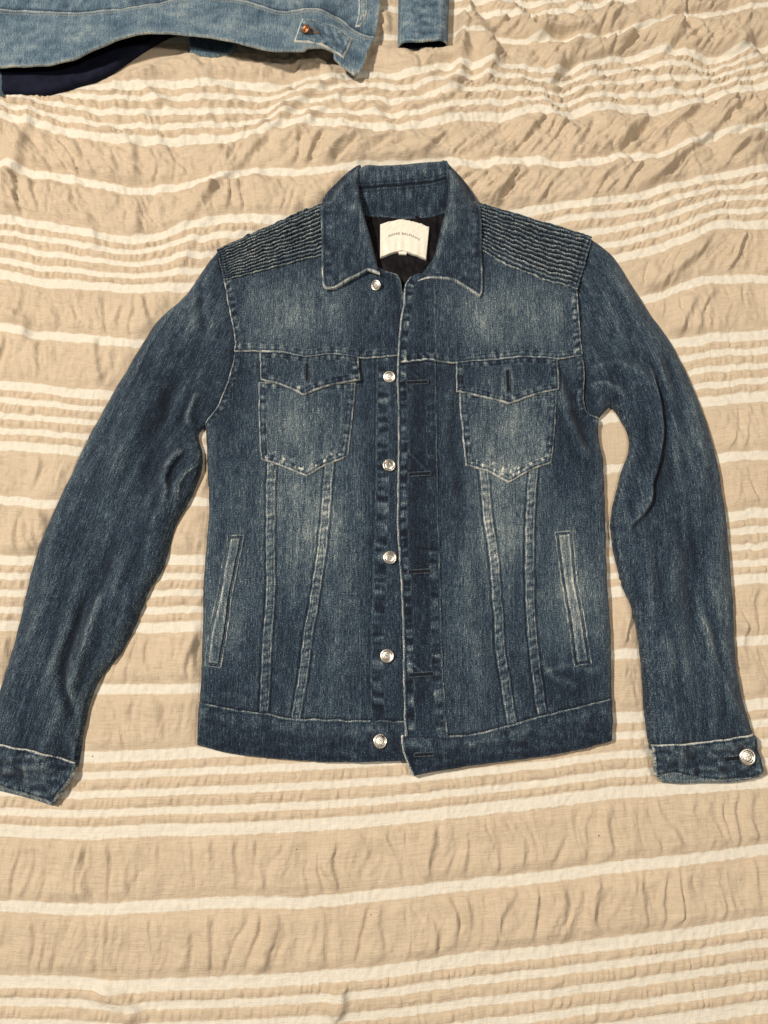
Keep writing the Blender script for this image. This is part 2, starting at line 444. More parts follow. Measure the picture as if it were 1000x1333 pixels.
FADES = [(380, 408, 80, 44, .13), (660, 410, 90, 46, .13), (470, 400, 18, 60, -.05), (395, 680, 55, 70, .13), (385, 560, 45, 60, .10), (662, 560, 52, 60, .13),
         (655, 680, 40, 75, .14), (745, 760, 40, 75, .13), (300, 770, 32, 80, .09), (440, 760, 40, 140, .05), (610, 790, 30, 120, .06), (300, 560, 20, 60, -.04),
         (750, 560, 25, 60, -.09), (590, 600, 20, 120, -.05), (300, 430, 20, 60, -.05), (280, 900, 60, 30, -.05), (740, 900, 60, 26, -.06), (545, 640, 24, 260, -.08),
         (235, 400, 40, 50, .06), (130, 620, 40, 160, .03), (60, 850, 40, 120, .02), (815, 390, 50, 60, .05), (900, 560, 26, 120, .06), (900, 830, 46, 100, .04),
         (940, 760, 14, 100, .06), (770, 400, 20, 60, -.02), (850, 580, 14, 60, -.06), (820, 600, 14, 60, .03), (200, 560, 22, 120, -.05)]
def wear0(x, y):
    u, v = to_px(x, y)
    w = np.full(len(x), .272)
    st = 1 + .28 * pn(x / .007, y / .07, 45) + .25 * pn(x / .02, y / .03, 46)
    for f in FADES: w += 1.75 * blob(u, v, *f) * st
    return w + .05 * fbm(x / .05, y / .09, 41) + .03 * pn(x / .012, y / .05, 43)

def band(x, y, z, w, ln, a, b, rz=.0007, edges=(), grooves=(), rows=(), rope=.2, lift=.05, seed=0, pitch=.0050):
    R = max(abs(a), abs(b)) + .010
    d, s, sd = dist(ln, x, y, R); m = d < R
    if not m.any(): return z, w
    s, sd = s[m], sd[m]; zz, ww = z[m], w[m]
    ins = sstep(a - .0007, a + .0007, sd) * (1 - sstep(b - .0007, b + .0007, sd))
    L = np.hypot(*np.diff(ln, axis=0).T).sum(); endf = np.minimum(1, np.minimum(s, L - s) / .002 + .0)
    ins = ins * endf
    r = pn(s / pitch + .25 * sd / pitch, sd / .012, 100 + seed)
    zz = zz + ins * (1.5 * rz + .0010 * r); ww = ww + ins * (lift + 1.9 * rope * r)
    zz = zz + .0007 * pn(s / .008, sd / .02, 140 + seed) * np.exp(-np.maximum(0, np.maximum(a - sd, sd - b)) / .005) * endf
    nzz = .75 + .5 * pn(s / .011, 0 * s, 160 + seed)
    for e, am in edges: ww = ww + 1.95 * am * nzz * gs(sd - e, .0011) * endf
    for e, am in grooves: ww = ww - 1.5 * am * gs(sd - e, .0013) * endf; zz = zz - .0009 * gs(sd - e, .0013) * endf
    for e in rows:
        k = gs(sd - e, .0008) * endf; ww = ww - .10 * k; zz = zz - .0006 * k * (.6 + .4 * np.cos(2 * np.pi * s / .003))
    z = z.copy(); w = w.copy(); z[m] = zz; w[m] = ww
    return z, w
def edging(z, w, d, s, bright=.42, bw=.0011, rows=(.0022, .0085), rope=.2, lift=.04, thick=.0014, width=.0098, seed=0, pitch=.0050):
    z = z + thick * (ell(d / .0018) - 1)
    ins = sstep(.0012, .0020, d) * (1 - sstep(width - .0008, width + .0008, d))
    r = pn(s / (pitch * 1.2), d / .03, 200 + seed)
    z = z + ins * (.0004 + .0010 * r); w = w + ins * (lift + 1.5 * rope * r)
    nzz = .72 + .55 * pn(s / .012, 0 * s, 220 + seed)
    w = w + 2.15 * bright * nzz * np.exp(-np.maximum(0, d - .0006) / bw)
    w = w - .18 * gs(d - .0028, .0009)
    for e in rows:
        k = gs(d - e, .0008); w = w - .10 * k; z = z - .0006 * k * (.6 + .4 * np.cos(2 * np.pi * s / .003))
    w = w + .10 * nzz * gs(d - width - .0006, .0009)
    return z, w

def offset_line(ln, off, trim=0.0):
    t = np.gradient(ln, axis=0); t /= np.maximum(np.hypot(t[:, 0], t[:, 1])[:, None], 1e-9)
    q = ln + off * np.stack([-t[:, 1], t[:, 0]], 1)
    L = np.concatenate([[0], np.cumsum(np.hypot(*np.diff(q, axis=0).T))])
    n = max(2, int(L[-1] / .0005)); g = np.linspace(trim, L[-1] - trim, n)
    return np.stack([np.interp(g, L, q[:, 0]), np.interp(g, L, q[:, 1])], 1)
def stitches(parent, rows, zat, mat=None, pitch=.0030, ln=.0021, rad=.00032, name='stitching'):
    V = []; F = []
    for q in rows:
        L = np.concatenate([[0], np.cumsum(np.hypot(*np.diff(q, axis=0).T))])
        g = np.arange(.001, L[-1] - ln, pitch)
        if len(g) == 0: continue
        ax = np.interp(g, L, q[:, 0]); ay = np.interp(g, L, q[:, 1]); bx = np.interp(g + ln, L, q[:, 0]); by = np.interp(g + ln, L, q[:, 1])
        za = zat(ax, ay); zb = zat(bx, by)
        for i in range(len(g)):
            a = np.array([ax[i], ay[i], za[i] - .00005]); b = np.array([bx[i], by[i], zb[i] - .00005]); m = (a + b) / 2; m[2] += .0003
            t = b - a; t /= max(np.linalg.norm(t), 1e-9); n = np.array([-t[1], t[0], 0]); k = len(V)
            for p, r in ((a, rad * .6), (m, rad), (b, rad * .6)):
                V += [p + n * r, p + np.array([0, 0, r * .9]), p - n * r]
            for j in (0, 3):
                F += [(k + j, k + j + 1, k + j + 4, k + j + 3), (k + j + 1, k + j + 2, k + j + 5, k + j + 4)]
    if not V: return
    o = raw_mesh(name, V, F, mat or THREAD, parent); o['kind'] = 'stuff'
    return o
def uv_body(x, y): return x, y
def uv_axis(ax):
    def f(x, y):
        d, s, sd = dist(ax, x, y, .3); return sd, y * 1.06 + .05 * sd
    return f
def loop_rows(P, offs):
    C = np.vstack([P, P[:1]]); return [offset_line(C, o) for o in offs]

# ================================================================== BEDSPREAD
STRIPES = {          # pattern coordinate -> traced centre line of that white stripe in the photograph
 -1.0: '-200,-90 0,-78 500,-60 700,-50 800,-64 1000,-92 1200,-125',
 -.66: '-200,-20 0,-8 500,10 600,14 700,18 740,13 800,3 900,-8 1000,-25 1200,-55',
 -.337: '-200,36 0,46 300,48 500,45 540,44 602,42 635,40 680,46 740,51 790,45 856,30 895,21 928,17 961,10 1000,8 1200,-20',
 0: '-200,78 0,92 60,104 150,113 210,109 250,109 310,107 355,112 415,101 475,94 530,97 584,85 638,85 665,88 719,94 760,81 820,68 865,64 910,73 955,70 1000,57 1200,30',
 .34: '-200,138 0,149 45,158 90,169 126,178 180,182 240,181 295,179 334,171 360,160 400,158 460,163 515,166 560,160 620,150 665,147 695,141 728,147 770,139 790,136 850,138 910,129 955,118 1000,111 1200,80',
 .663: '-200,195 0,214 45,223 90,230 150,242 180,246 225,240 270,232 300,226 325,220 370,220 394,223 430,218 466,212 560,207 620,210 650,207 692,208 728,213 770,211 820,202 865,198 910,183 955,171 1000,163 1200,128',
 1.0: '-200,265 0,283 45,290 90,297 135,307 174,310 210,305 234,293 264,287 310,281 364,282 520,284 680,274 725,265 760,262 820,254 880,237 940,225 1000,217 1200,185',
 1.34: '-200,338 0,355 45,365 90,368 135,371 174,374 210,371 240,370 400,364 600,352 814,332 865,320 910,302 934,290 970,289 1000,290 1200,275',
 1.663: '-200,412 0,425 45,435 90,437 135,441 180,444 400,432 600,418 847,386 880,374 925,362 970,361 1000,361 1200,350',
 2.0: '-200,490 0,500 45,503 90,509 135,512 400,500 700,470 880,445 940,437 1000,433 1200,415',
 2.34: '-200,570 0,579 45,581 96,585 400,578 700,552 805,542 916,521 955,518 1000,514 1200,500',
 2.663: '-200,640 0,649 66,655 249,651 500,640 700,622 802,608 937,594 1000,591 1200,580',
 3.0: '-200,722 0,729 39,729 240,727 500,716 700,696 800,683 952,671 1000,666 1200,650',
 3.34: '-200,808 9,814 210,817 258,815 500,800 700,782 800,770 958,755 1000,752 1200,738',
 3.663: '-200,892 0,898 132,897 255,896 500,884 700,864 802,852 835,850 961,835 1000,834 1200,818',
 4.0: '-200,976 0,984 112,986 258,980 500,968 700,950 805,934 838,933 979,918 1000,915 1200,896',
 4.34: '-200,1078 0,1082 100,1086 200,1082 300,1080 400,1075 500,1068 600,1057 700,1046 800,1033 850,1030 940,1024 1000,1020 1200,1000',
 4.663: '-200,1176 0,1181 100,1186 200,1182 300,1176 400,1177 500,1167 600,1155 700,1145 800,1131 900,1120 1000,1107 1200,1084',
 5.0: '-200,1276 0,1280 100,1281 150,1287 225,1284 300,1281 400,1275 500,1267 600,1252 700,1242 800,1230 900,1217 1000,1202 1200,1178',
 5.34: '-200,1384 0,1390 225,1394 500,1380 800,1342 1000,1314 1200,1290',
 5.663: '-200,1492 0,1500 500,1490 800,1452 1000,1424 1200,1400',
 6.0: '-200,1605 0,1612 500,1602 800,1565 1000,1536 1200,1510',
}
BFOLDS = [           # large folds of the bedspread
 ('470,70 440,98 400,122 352,165 322,200 272,250 236,295 212,335', .0065, .006, .020),
 ('455,118 420,140 380,175 345,205', .005, .006, .010),
 ('300,255 262,290 240,330 225,365', .003, .007, .014),
 ('590,30 600,60 598,95 575,130', .010, .012, .010),
 ('648,50 640,85 628,120', .007, .008, .012),
 ('690,52 715,42 745,40 775,34', .009, .012, .004),
 ('770,48 745,66 725,95 700,120', .007, .006, .012),
 ('835,25 815,50 790,62', .007, .007, .009),
 ('868,18 882,40 868,62 850,78', .008, .006, .012),
 ('1005,28 975,50 945,75', .007, .006, .012),
 ('700,120 722,150 735,165', .005, .008, .008),
 ('772,148 758,175 735,208', .006, .005, .014),
 ('852,142 828,165 800,200', .006, .005, .015),
 ('925,122 890,150 872,168 862,195', .007, .005, .016),
 ('978,120 950,142 925,172 900,190 860,226 828,250', .009, .005, .018),
 ('1002,140 965,162 935,182', .006, .005, .014),
 ('1002,170 965,190 935,206', .007, .005, .014),
 ('830,200 790,225 770,245', .006, .005, .014),
 ('930,300 915,322 880,350 838,384', .007, .006, .014),
 ('906,380 893,410 880,436', .005, .005, .010),
 ('640,215 655,240 620,262', .006, .006, .010),
 ('580,170 560,190 545,205', .005, .005, .012),
 ('475,180 440,190 420,215', .005, .005, .012),
 ('120,160 160,180 180,215', .005, .006, .014),
 ('180,260 178,290 182,310', .004, .005, .012),
 ('110,270 120,300 125,330', .004, .005, .012),
 ('40,120 30,180 8,240 6,300', .008, .010, .016),
 ('0,400 30,420 28,450', .006, .008, .012),
 ('120,430 124,470 132,505', .004, .004, .010),
 ('45,660 55,680 62,700', .004, .004, .008),
 ('975,800 966,840 975,880', .005, .006, .012),
 ('880,790 890,830 880,860', .003, .006, .012),
 ('440,1280 445,1310 430,1335', .006, .006, .012),
 ('120,1285 160,1305 185,1335', .006, .006, .014),
 ('262,800 250,850 262,900', .003, .004, .010),
]
BFOLDS = [(line(p, .004, 4), a, wl, wr) for p, a, wl, wr in BFOLDS]
def bedspread():
    hx = .0019
    inner = np.arange(-.66, .66, hx)
    outer = .66 + np.cumsum(np.linspace(.004, .03, 40))
    X = np.concatenate([-outer[::-1], inner, outer])
    iy = np.arange(-.56, .98, hx)
    Y = np.concatenate([(-.56 - np.cumsum(np.linspace(.004, .03, 36)))[::-1], iy, .98 + np.cumsum(np.linspace(.004, .03, 36))])
    nx, ny = len(X), len(Y)
    ts = sorted(STRIPES); LY = np.zeros((len(ts), nx))
    for k, t in enumerate(ts):
        l = line(STRIPES[t], .004, 6); o = np.argsort(l[:, 0]); LY[k] = np.interp(X, l[o, 0], l[o, 1])
    T = np.zeros((ny, nx))
    for i in range(nx):
        ys = LY[:, i]                                    # falls as t rises
        yy = np.concatenate([[ys[-1] - 3 * PERIOD], ys[::-1], [ys[0] + 3 * PERIOD]])
        tt = np.concatenate([[ts[-1] + 3], ts[::-1], [ts[0] - 3]])
        T[:, i] = np.interp(Y, yy, tt)
    GX, GY = np.meshgrid(X, Y)
    x, y = GX.ravel(), GY.ravel(); t = T.ravel()
    rum = 1 - sstep(.25, .45, .45 - y)
    t = t + (.003 + .006 * rum) * pn(x / .03, y / .05, 71) + (.002 + .004 * rum) * pn(x / .011, y / .02, 72)
    f = (t + .1) % 1.0 - .1
    u, v = to_px(x, y, 0)
    calm = sstep(120, 520, v)                            # the head end is rumpled, the foot end smooth
    z = .004 * pn(x / .22, y / .3, 50) * (1.3 - calm) + .0035 * pn(x / .11, y / .15, 51) * (1.25 - calm)
    shear = (1 - calm) * sstep(250, 650, u) * .75 - (1 - calm) * (1 - sstep(100, 350, u)) * .35
    xs = x - (y - .5) * shear + .010 * pn(x / .05, y / .06, 52)
    # gathered rows inside the group of thin stripes
    puck = np.zeros_like(x)
    for a, b in ((.029, .067), (.103, .152), (.188, .237), (.273, .311)):
        q = np.clip((f - a) / (b - a), 0, 1); puck += np.sin(np.pi * q) * ((f > a) & (f < b))
    n1 = np.abs(pn(xs / .0105, t * 11.7, 53)); n2 = pn(xs / .006, t * 14, 54)
    def saw(p, k): 
        fr = p - np.floor(p); return np.where(fr < k, sstep(0, 1, fr / k) * .5 + .5 * fr / k, 1 - sstep(0, 1, (fr - k) / (1 - k)))
    row = np.floor((f + .02) / .085) + 5 * np.floor(t + .1)
    ph = xs / .0098 + 2.1 * pn(xs / .03, row * 3.7, 53) + row * .37
    flip = np.where(pn(x / .06, y / .08, 65) > 0, 1, -1)
    z += puck * (.0040 * saw(ph * flip, .72) * (.55 + .8 * np.abs(pn(xs / .02, row * 1.3, 66))) + .0010 * n2) * (1 + .7 * (1 - calm))
    # long creases across the plain bands
    wide = np.zeros_like(x); g = t % 1.0
    for a, b in ((.369, .636), (.69, .971 - 0)):
        q = np.clip((g - a) / (b - a), 0, 1); wide += np.minimum(1, np.sin(np.pi * q) * 1.9) * ((g > a) & (g < b))
    bandid = np.floor(t) * 2 + (g > .65)
    cx = xs + .0035 * pn(x / .03, y / .035, 55)
    r1 = pn(cx / .027 + bandid * 7.3, t * 3.0, 56); r2 = pn(cx / .016 + bandid * 3.1, t * 4.0, 57); r3 = pn(cx / .009 + bandid, t * 6.0, 58)
    p1 = cx / .030 + 1.5 * pn(cx / .07 + bandid, t * 1.3, 67) + bandid * .41; p2 = -cx / .017 + 1.5 * pn(cx / .05 - bandid, t * 1.8, 68) + bandid * .73
    a1 = np.clip(pn(cx / .045 + bandid * 1.7, t * 1.8, 69) * 1.5 + .75, .1, 1.3); a2 = np.clip(pn(cx / .035 - bandid * 2.7, t * 2.4, 70) * 1.8 + .45, 0, 1.2)
    crease = .0046 * a1 * saw(p1, .80) + .0026 * a2 * saw(p2, .78) + .0036 * np.abs(r1) + .0016 * np.abs(r2) + .0024 * np.abs(r3) + .0026 * np.abs(pn((cx + .4 * y) / .011, t * 7 + bandid, 77)) + .0016 * np.abs(pn((cx - .3 * y) / .007, t * 10 + bandid, 78))
    z += wide * crease * (.75 + .45 * pn(x / .1, y / .1, 59)) * (1 + .7 * (1 - calm))
    z += (.3 + .7 * (1 - wide)) * .0018 * np.abs(pn(xs / .009, y / .012, 61))
    # crumpled head end
    hd = 1 - sstep(150, 420, v)
    rid = 1 - np.abs(fbm((x * .8 + y * .6) / .06, (y * .8 - x * .6) / .11, 62, 2))
    z += hd * .012 * (rid - .55) * (.5 + .8 * sstep(480, 640, u) * (1 - sstep(60, 150, v)) + .3)
    z += (.25 + hd) * (.0032 * np.abs(pn((x + .5 * y) / .022, (y - .5 * x) / .03, 81)) + .0022 * np.abs(pn((x + .8 * y) / .013, (y - .8 * x) / .02, 82)))
    z += folds(x, y, BFOLDS) * 1.4
    # pressed flat under the jacket
    o = poly('281,322 350,292 417,262 470,215 576,208 621,258 772,305 830,373 892,472 931,574 952,700 964,874 997,1005 989,1016 857,1014 842,900 823,780 800,690 801,965 690,988 538,1011 528,991 404,992 254,970 263,752 268,616 240,655 192,764 129,879 96,993 66,1047 -25,1020 -18,962 28,780 93,607 180,449', .004, 6)
    d, s, sd = dist(o, x, y, .05, True)
    Q = np.roll(o, -1, 0); inside = np.zeros(len(x), bool)
    bb = np.where((x > o[:, 0].min()) & (x < o[:, 0].max()) & (y > o[:, 1].min()) & (y < o[:, 1].max()))[0]
    cnt = np.zeros(len(bb), int)
    for (ax, ay), (bx, by) in zip(o, Q):
        if ay == by: continue
        c = ((ay <= y[bb]) != (by <= y[bb])); cnt += c & (x[bb] < ax + (y[bb] - ay) / (by - ay) * (bx - ax))
    inside[bb] = cnt % 2 == 1
    sdd = np.where(inside, np.minimum(d, .05), -np.minimum(d, .05))
    k = sstep(-.012, .006, sdd)
    z = z * (1 - k) + np.minimum(z, .0) * .4 * k - .002 * k - .0012 * gs(sdd + .004, .012)
    z = z - .0025
    k2 = (1 - sstep(114, 134, v + np.maximum(0, u - 90) * .34)) * (1 - sstep(300, 380, u)); k2 = np.maximum(k2, (1 - sstep(58, 74, v)) * sstep(500, 514, u) * (1 - sstep(590, 604, u))); z = z * (1 - k2) + np.clip(z, -.006, -.001) * k2
    V = np.stack([x, y, z], 1)
    a = (np.arange(ny - 1)[:, None] * nx + np.arange(nx - 1)[None]).ravel()
    quads = np.stack([a, a + 1, a + nx + 1, a + nx], 1)
    uv = np.stack([x + .0, t * PERIOD], 1)
    b = raw_mesh('bedspread', V, quads, BED, None, uv=uv)
    b['label'] = 'crinkled beige bedspread with white woven stripes under both jackets'; b['category'] = 'bedspread'
    def zb(px_, py_):
        i = np.searchsorted(X, px_); j = np.searchsorted(Y, py_); return z.reshape(ny, nx)[j, i]
    return b, zb
bed, bed_z = bedspread()

# ================================================================== DARK JACKET
J = thing('denim_jacket', 'dark indigo denim jacket with ribbed shoulders and silver buttons laid open-collared on the bedspread', 'jacket', (0, 0, 0))
def centre_lift(x, y):
    u, v = to_px(x, y); return .0032 * (1 - sstep(545, 650, u))

# ---- sleeves
def make_sleeve(side):
    out, inn = (SL_OUT, SL_IN) if side == 'L' else (SR_OUT, SR_IN)
    o, i = pts(out), pts(inn)
    if side == 'L':
        tip = pts('96,1000 50,986 0,976 -18,968'); arm = pts('272,552 288,533 302,506 310,480 315,455 310,415 302,365 291,328')
        P = np.vstack([o[:-1], tip[::-1], i[::-1][1:], arm])
    else:
        tip = pts('985,962 916,972 851,977'); arm = pts('776,547 757,540 750,515 750,490 748,463 744,415 741,377 758,312')
        P = np.vstack([o[:-1], tip, i[::-1][1:-1], arm])
    P = poly(P, corner=60)
    ax = AX_L if side == 'L' else AX_R; arm_l = ARML if side == 'L' else ARMR
    seam = line('258,582 257,603 243,618 235,632 233,652') if side == 'L' else line('975,930 962,880 958,820 954,756')
    cuffl = line('-18,962 0,968 50,978 96,993') if side == 'L' else line('850,970 916,965 985,955')
    def fn(x, y, d, s):
        z = base(x, y, side); w = wear0(x, y) - .030
        dd, ss, sd = dist(ax, x, y, .3)
        w += .035 * pn(sd / .018, ss / .12, 301) + .03 * pn(sd / .006, ss / .03, 302)
        da, sa, _ = dist(arm_l, x, y, .03)
        z = z - .0012 * gs(da, .006) + .0009 * pn(sa / .012, 0 * sa, 305) * gs(da, .012); w = w - .06 * gs(da, .004)
        dc, sc, _ = dist(cuffl, x, y, .03)
        z = z + .0009 * pn(sc / .008, dc / .03, 307) * gs(dc, .012); w = w - .10 * gs(dc, .003)
        z, w = band(x, y, z, w, seam, -.0006, .0006, .0004, edges=((0, .16),), rope=.05, lift=.0, seed=3)
        w = w + .06 * np.exp(-d / .004)                  # abraded along the folded edges
        return z, w
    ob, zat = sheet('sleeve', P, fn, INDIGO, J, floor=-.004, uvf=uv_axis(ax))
    return ob, zat
for sd_ in 'LR': make_sleeve(sd_)

# ---- front panels
DARTS_L = ['354,598 352,680 352.5,767 348,840 343,930', '429,600 423,680 414,752 402,825 394,883 385,936']
DARTS_R = ['629,606 636,680 643,730 648,790 652,850 660,900 667,944', '695,606 690,680 690,767 694,837 706,930']
def front(side):
    if side == 'L':
        P = poly('306,447 305,462 303,476 296,498 287,521 277,538 266,550 267,588 268,616 270,660 268,690 263,752 262,796 260,868 257,919 302,929 352,936 433,943 533,945 531,820 530,700 530,560 531,448 467,452 400,452 336,448')
        darts = [line(q) for q in DARTS_L]; arm = line('305,462 303,476 296,498 287,521 277,538 266,550'); yk = YOKE_L; wl = WAIST_L
        cf = line('490,462 490,520 489,600 488,680 485,767 483,850 482,936'); asgn = 1
    else:
        P = poly('758,459 761,490 760,520 763,535 772,541 782,542 782,565 787,589 790,640 791,680 793,750 797,802 799,855 800,914 725,933 672,947 620,961 585,963 529,963 527,890 525,820 521,700 521,600 521,462 590,462 640,460 682,455 724,457')
        darts = [line(q) for q in DARTS_R]; arm = line('758,463 761,490 760,520 763,535 772,541 782,542'); yk = YOKE_R; wl = WAIST_R
        cf = None; asgn = -1
    def fn(x, y, d, s):
        z = base(x, y) + .0008; w = wear0(x, y)
        if side == 'R': z = z + centre_lift(x, y)
        for k, dl in enumerate(darts):
            b = .0050
            z, w = band(x, y, z, w, dl, -b, b, .0009, edges=((-b, .14), (b, .16)), grooves=((-b - .0018, .07), (b + .0018, .07)), rows=(-b + .0020, b - .0020), rope=.05, lift=.02, seed=10 + k)
            dd, ss, sdd = dist(dl, x, y, .03); w = w + .05 * gs(dd, .012)
        # armhole edge
        z, w = band(x, y, z, w, arm, 0 if asgn > 0 else -.009, .009 if asgn > 0 else 0, .0006, edges=((0, .42), (asgn * .0085, .10)), rows=(asgn * .0026, asgn * .0085), rope=.10, lift=.0, seed=20)
        # puckers and dark line above waistband, below yoke
        for ln, k in ((wl, 1), (yk, 2)):
            dd, ss, _ = dist(ln, x, y, .03)
            z = z + .0011 * pn(ss / .011, dd / .04, 330 + k) * gs(dd, .014) - .0010 * gs(dd, .003)
            w = w - .13 * gs(dd, .0028) + .05 * pn(ss / .006, dd / .02, 333 + k) * gs(dd, .010)
        if cf is not None:
            dd, ss, sdd = dist(cf, x, y, .05)          # button stand: raised from the facing edge to the opening
            k = sstep(-.0008, .0008, sdd) * (dd < .05)
            z = z + .0010 * k; w = w + .10 * gs(dd, .0010) - .07 * gs(sdd + .0016, .0012) - .05 * k
            lad = k * (1 - sstep(.014, .018, sdd)) * sstep(.001, .004, sdd)
            r = pn(ss / .0085, sdd / .03, 341); z = z + .0014 * r * lad; w = w + .26 * r * lad
            w = w + .07 * gs(sdd - .0165, .001) * (dd < .05)
        free = line(SIDE_L if side == 'L' else SIDE_R); df, _, _ = dist(free, x, y, .02)
        w = w + .05 * np.exp(-np.minimum(df, .05) / .004)
        return z, w
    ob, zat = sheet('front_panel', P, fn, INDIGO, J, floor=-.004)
    rows = []
    for dl in darts: rows += [offset_line(dl, .0030), offset_line(dl, -.0030)]
    rows += [offset_line(arm, asgn * .0026), offset_line(arm, asgn * .0085)]
    stitches(ob, rows, zat)
    return ob, zat
YOKE_L = line('305,458 336,458 372,460 400,465 428,462 467,467 490,466 530,462')
YOKE_R = line('521,474 556,470 590,473 640,469 682,465 724,468 758,464')
WAIST_L = line('257,914 302,923 352,930 375,935 433,937 533,938')
WAIST_R = line('522,958 531,957 585,957 620,955 672,941 725,927 800,909')
FL, zFL = front('L'); FR, zFR = front('R')

# ---- chest yokes
def yoke(side):
    if side == 'L':
        P = poly('290,358 296,390 301,415 306,445 305,458 336,458 372,460 400,465 428,462 467,467 490,466 531,462 529,420 526,395 523,375 519,361 513,357 503,354 480,340 440,312 417,318 350,336')
        bot, arm, sg = YOKE_L, line('292,365 296,390 301,415 306,445 305,458'), 1
        edge = line('503,354 513,357 519,361 523,375 526,395 529,420')
    else:
        P = poly('753,370 751,377 754,415 758,463 724,468 682,465 640,469 590,473 556,470 524,474 526,420 530,385 540,372 575,330 629,318 662,336 705,352')
        bot, arm, sg = YOKE_R, line('751,377 754,415 758,463'), -1
        edge = None
    def fn(x, y, d, s):
        z = base(x, y) + .0019; w = wear0(x, y)
        if side == 'R': z = z + centre_lift(x, y)
        db, sb, _ = dist(bot, x, y, .03)
        z2, w2 = edging(z, w, db, sb, bright=.40, rows=(.0022, .0082), rope=.17, lift=.05, seed=31)
        near = db < .028; z = np.where(near, z2, z); w = np.where(near, w2, w)
        z = z + .0008 * pn(sb / .010, db / .03, 350) * gs(db - .01, .010)
        z, w = band(x, y, z, w, arm, 0 if sg > 0 else -.0095, .0095 if sg > 0 else 0, .0006, edges=((0, .42), (sg * .0092, .12)), rows=(sg * .0026, sg * .0088), rope=.14, lift=.0, seed=33)
        if edge is not None:
            de, se, _ = dist(edge, x, y, .03); w = w + .55 * np.exp(-np.minimum(de, .05) / .0011) - .10 * gs(de - .010, .006); z = z + .0012 * (ell(de / .0018) - 1) + .0012 * gs(de, .004)
            u, v = to_px(x, y); k = blob(u, v, 512, 410, 26, 60, 1)
            w = w - .07 * k; z = z + k * .0016 * np.abs(pn(x / .007, y / .03, 355))
        if side == 'R':
            pass
        return z, w
    ob, zat = sheet('chest_yoke', P, fn, INDIGO, J, skirt=.004)
    k = 1 if side == 'L' else 1
    stitches(ob, [offset_line(bot, .0024), offset_line(bot, .0082), offset_line(arm, sg * .0026), offset_line(arm, sg * .0088)], zat)
    return ob, zat
YL, zYL = yoke('L'); YR, zYR = yoke('R')

# ---- ribbed shoulder panels
def shoulder(side):
    if side == 'L':
        top, bot = '281,322 350,291 417,264 440,268', '292,366 300,365 350,352 417,335 440,330'
        arm = '281,323 292,366'
    else:
        top, bot = '604,268 625,263 675,277 725,291 772,305', '600,316 629,330 662,349 705,366 751,378'
        arm = '772,305 751,378'
    tp, bt = pts(top), pts(bot)
    P = poly(np.vstack([tp, bt[::-1]]), corner=38)
    T, B, A = line(top), line(bot), line(arm); sg = 1
    def fn(x, y, d, s):
        z = base(x, y) + .0025; w = wear0(x, y) - .03
        dt, st, _ = dist(T, x, y, .12); db, sb, _ = dist(B, x, y, .12); da, sa, _ = dist(A, x, y, .05)
        da = np.minimum(da, .05)
        q = dt / np.maximum(dt + db, 1e-6)
        ph = q * 13.5 + .26 * pn(x / .012, y / .02, 360) + .16 * pn(x / .005, y / .008, 361)
        fr = ph - np.floor(ph); prof = np.where(fr < .58, np.sin(np.pi * fr / .58), -.3 * np.sin(np.pi * (fr - .58) / .42))
        bdm = sstep(.009, .0105, da)
        amp = (.55 + .45 * bdm) * (1 + .25 * pn(x / .01, y / .01, 366))
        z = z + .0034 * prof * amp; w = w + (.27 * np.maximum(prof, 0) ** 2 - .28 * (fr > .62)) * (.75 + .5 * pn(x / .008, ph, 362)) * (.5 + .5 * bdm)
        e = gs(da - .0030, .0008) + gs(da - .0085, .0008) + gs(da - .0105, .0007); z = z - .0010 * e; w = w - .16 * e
        w = w + .30 * np.exp(-da / .001) + .05 * (1 - bdm)
        w = w + .22 * gs(db - .0012, .0012) - .10 * gs(db - .0040, .0010); z = z + .0010 * (ell(db / .0018) - 1)
        return z, w
    ob, zat = sheet('shoulder_panel', P, fn, INDIGO, J, h=.0007, skirt=.012)
    stitches(ob, [offset_line(A, (.003 if side == 'L' else -.003)), offset_line(A, (.0085 if side == 'L' else -.0085))], zat)
    return ob, zat
shoulder('L'); shoulder('R')

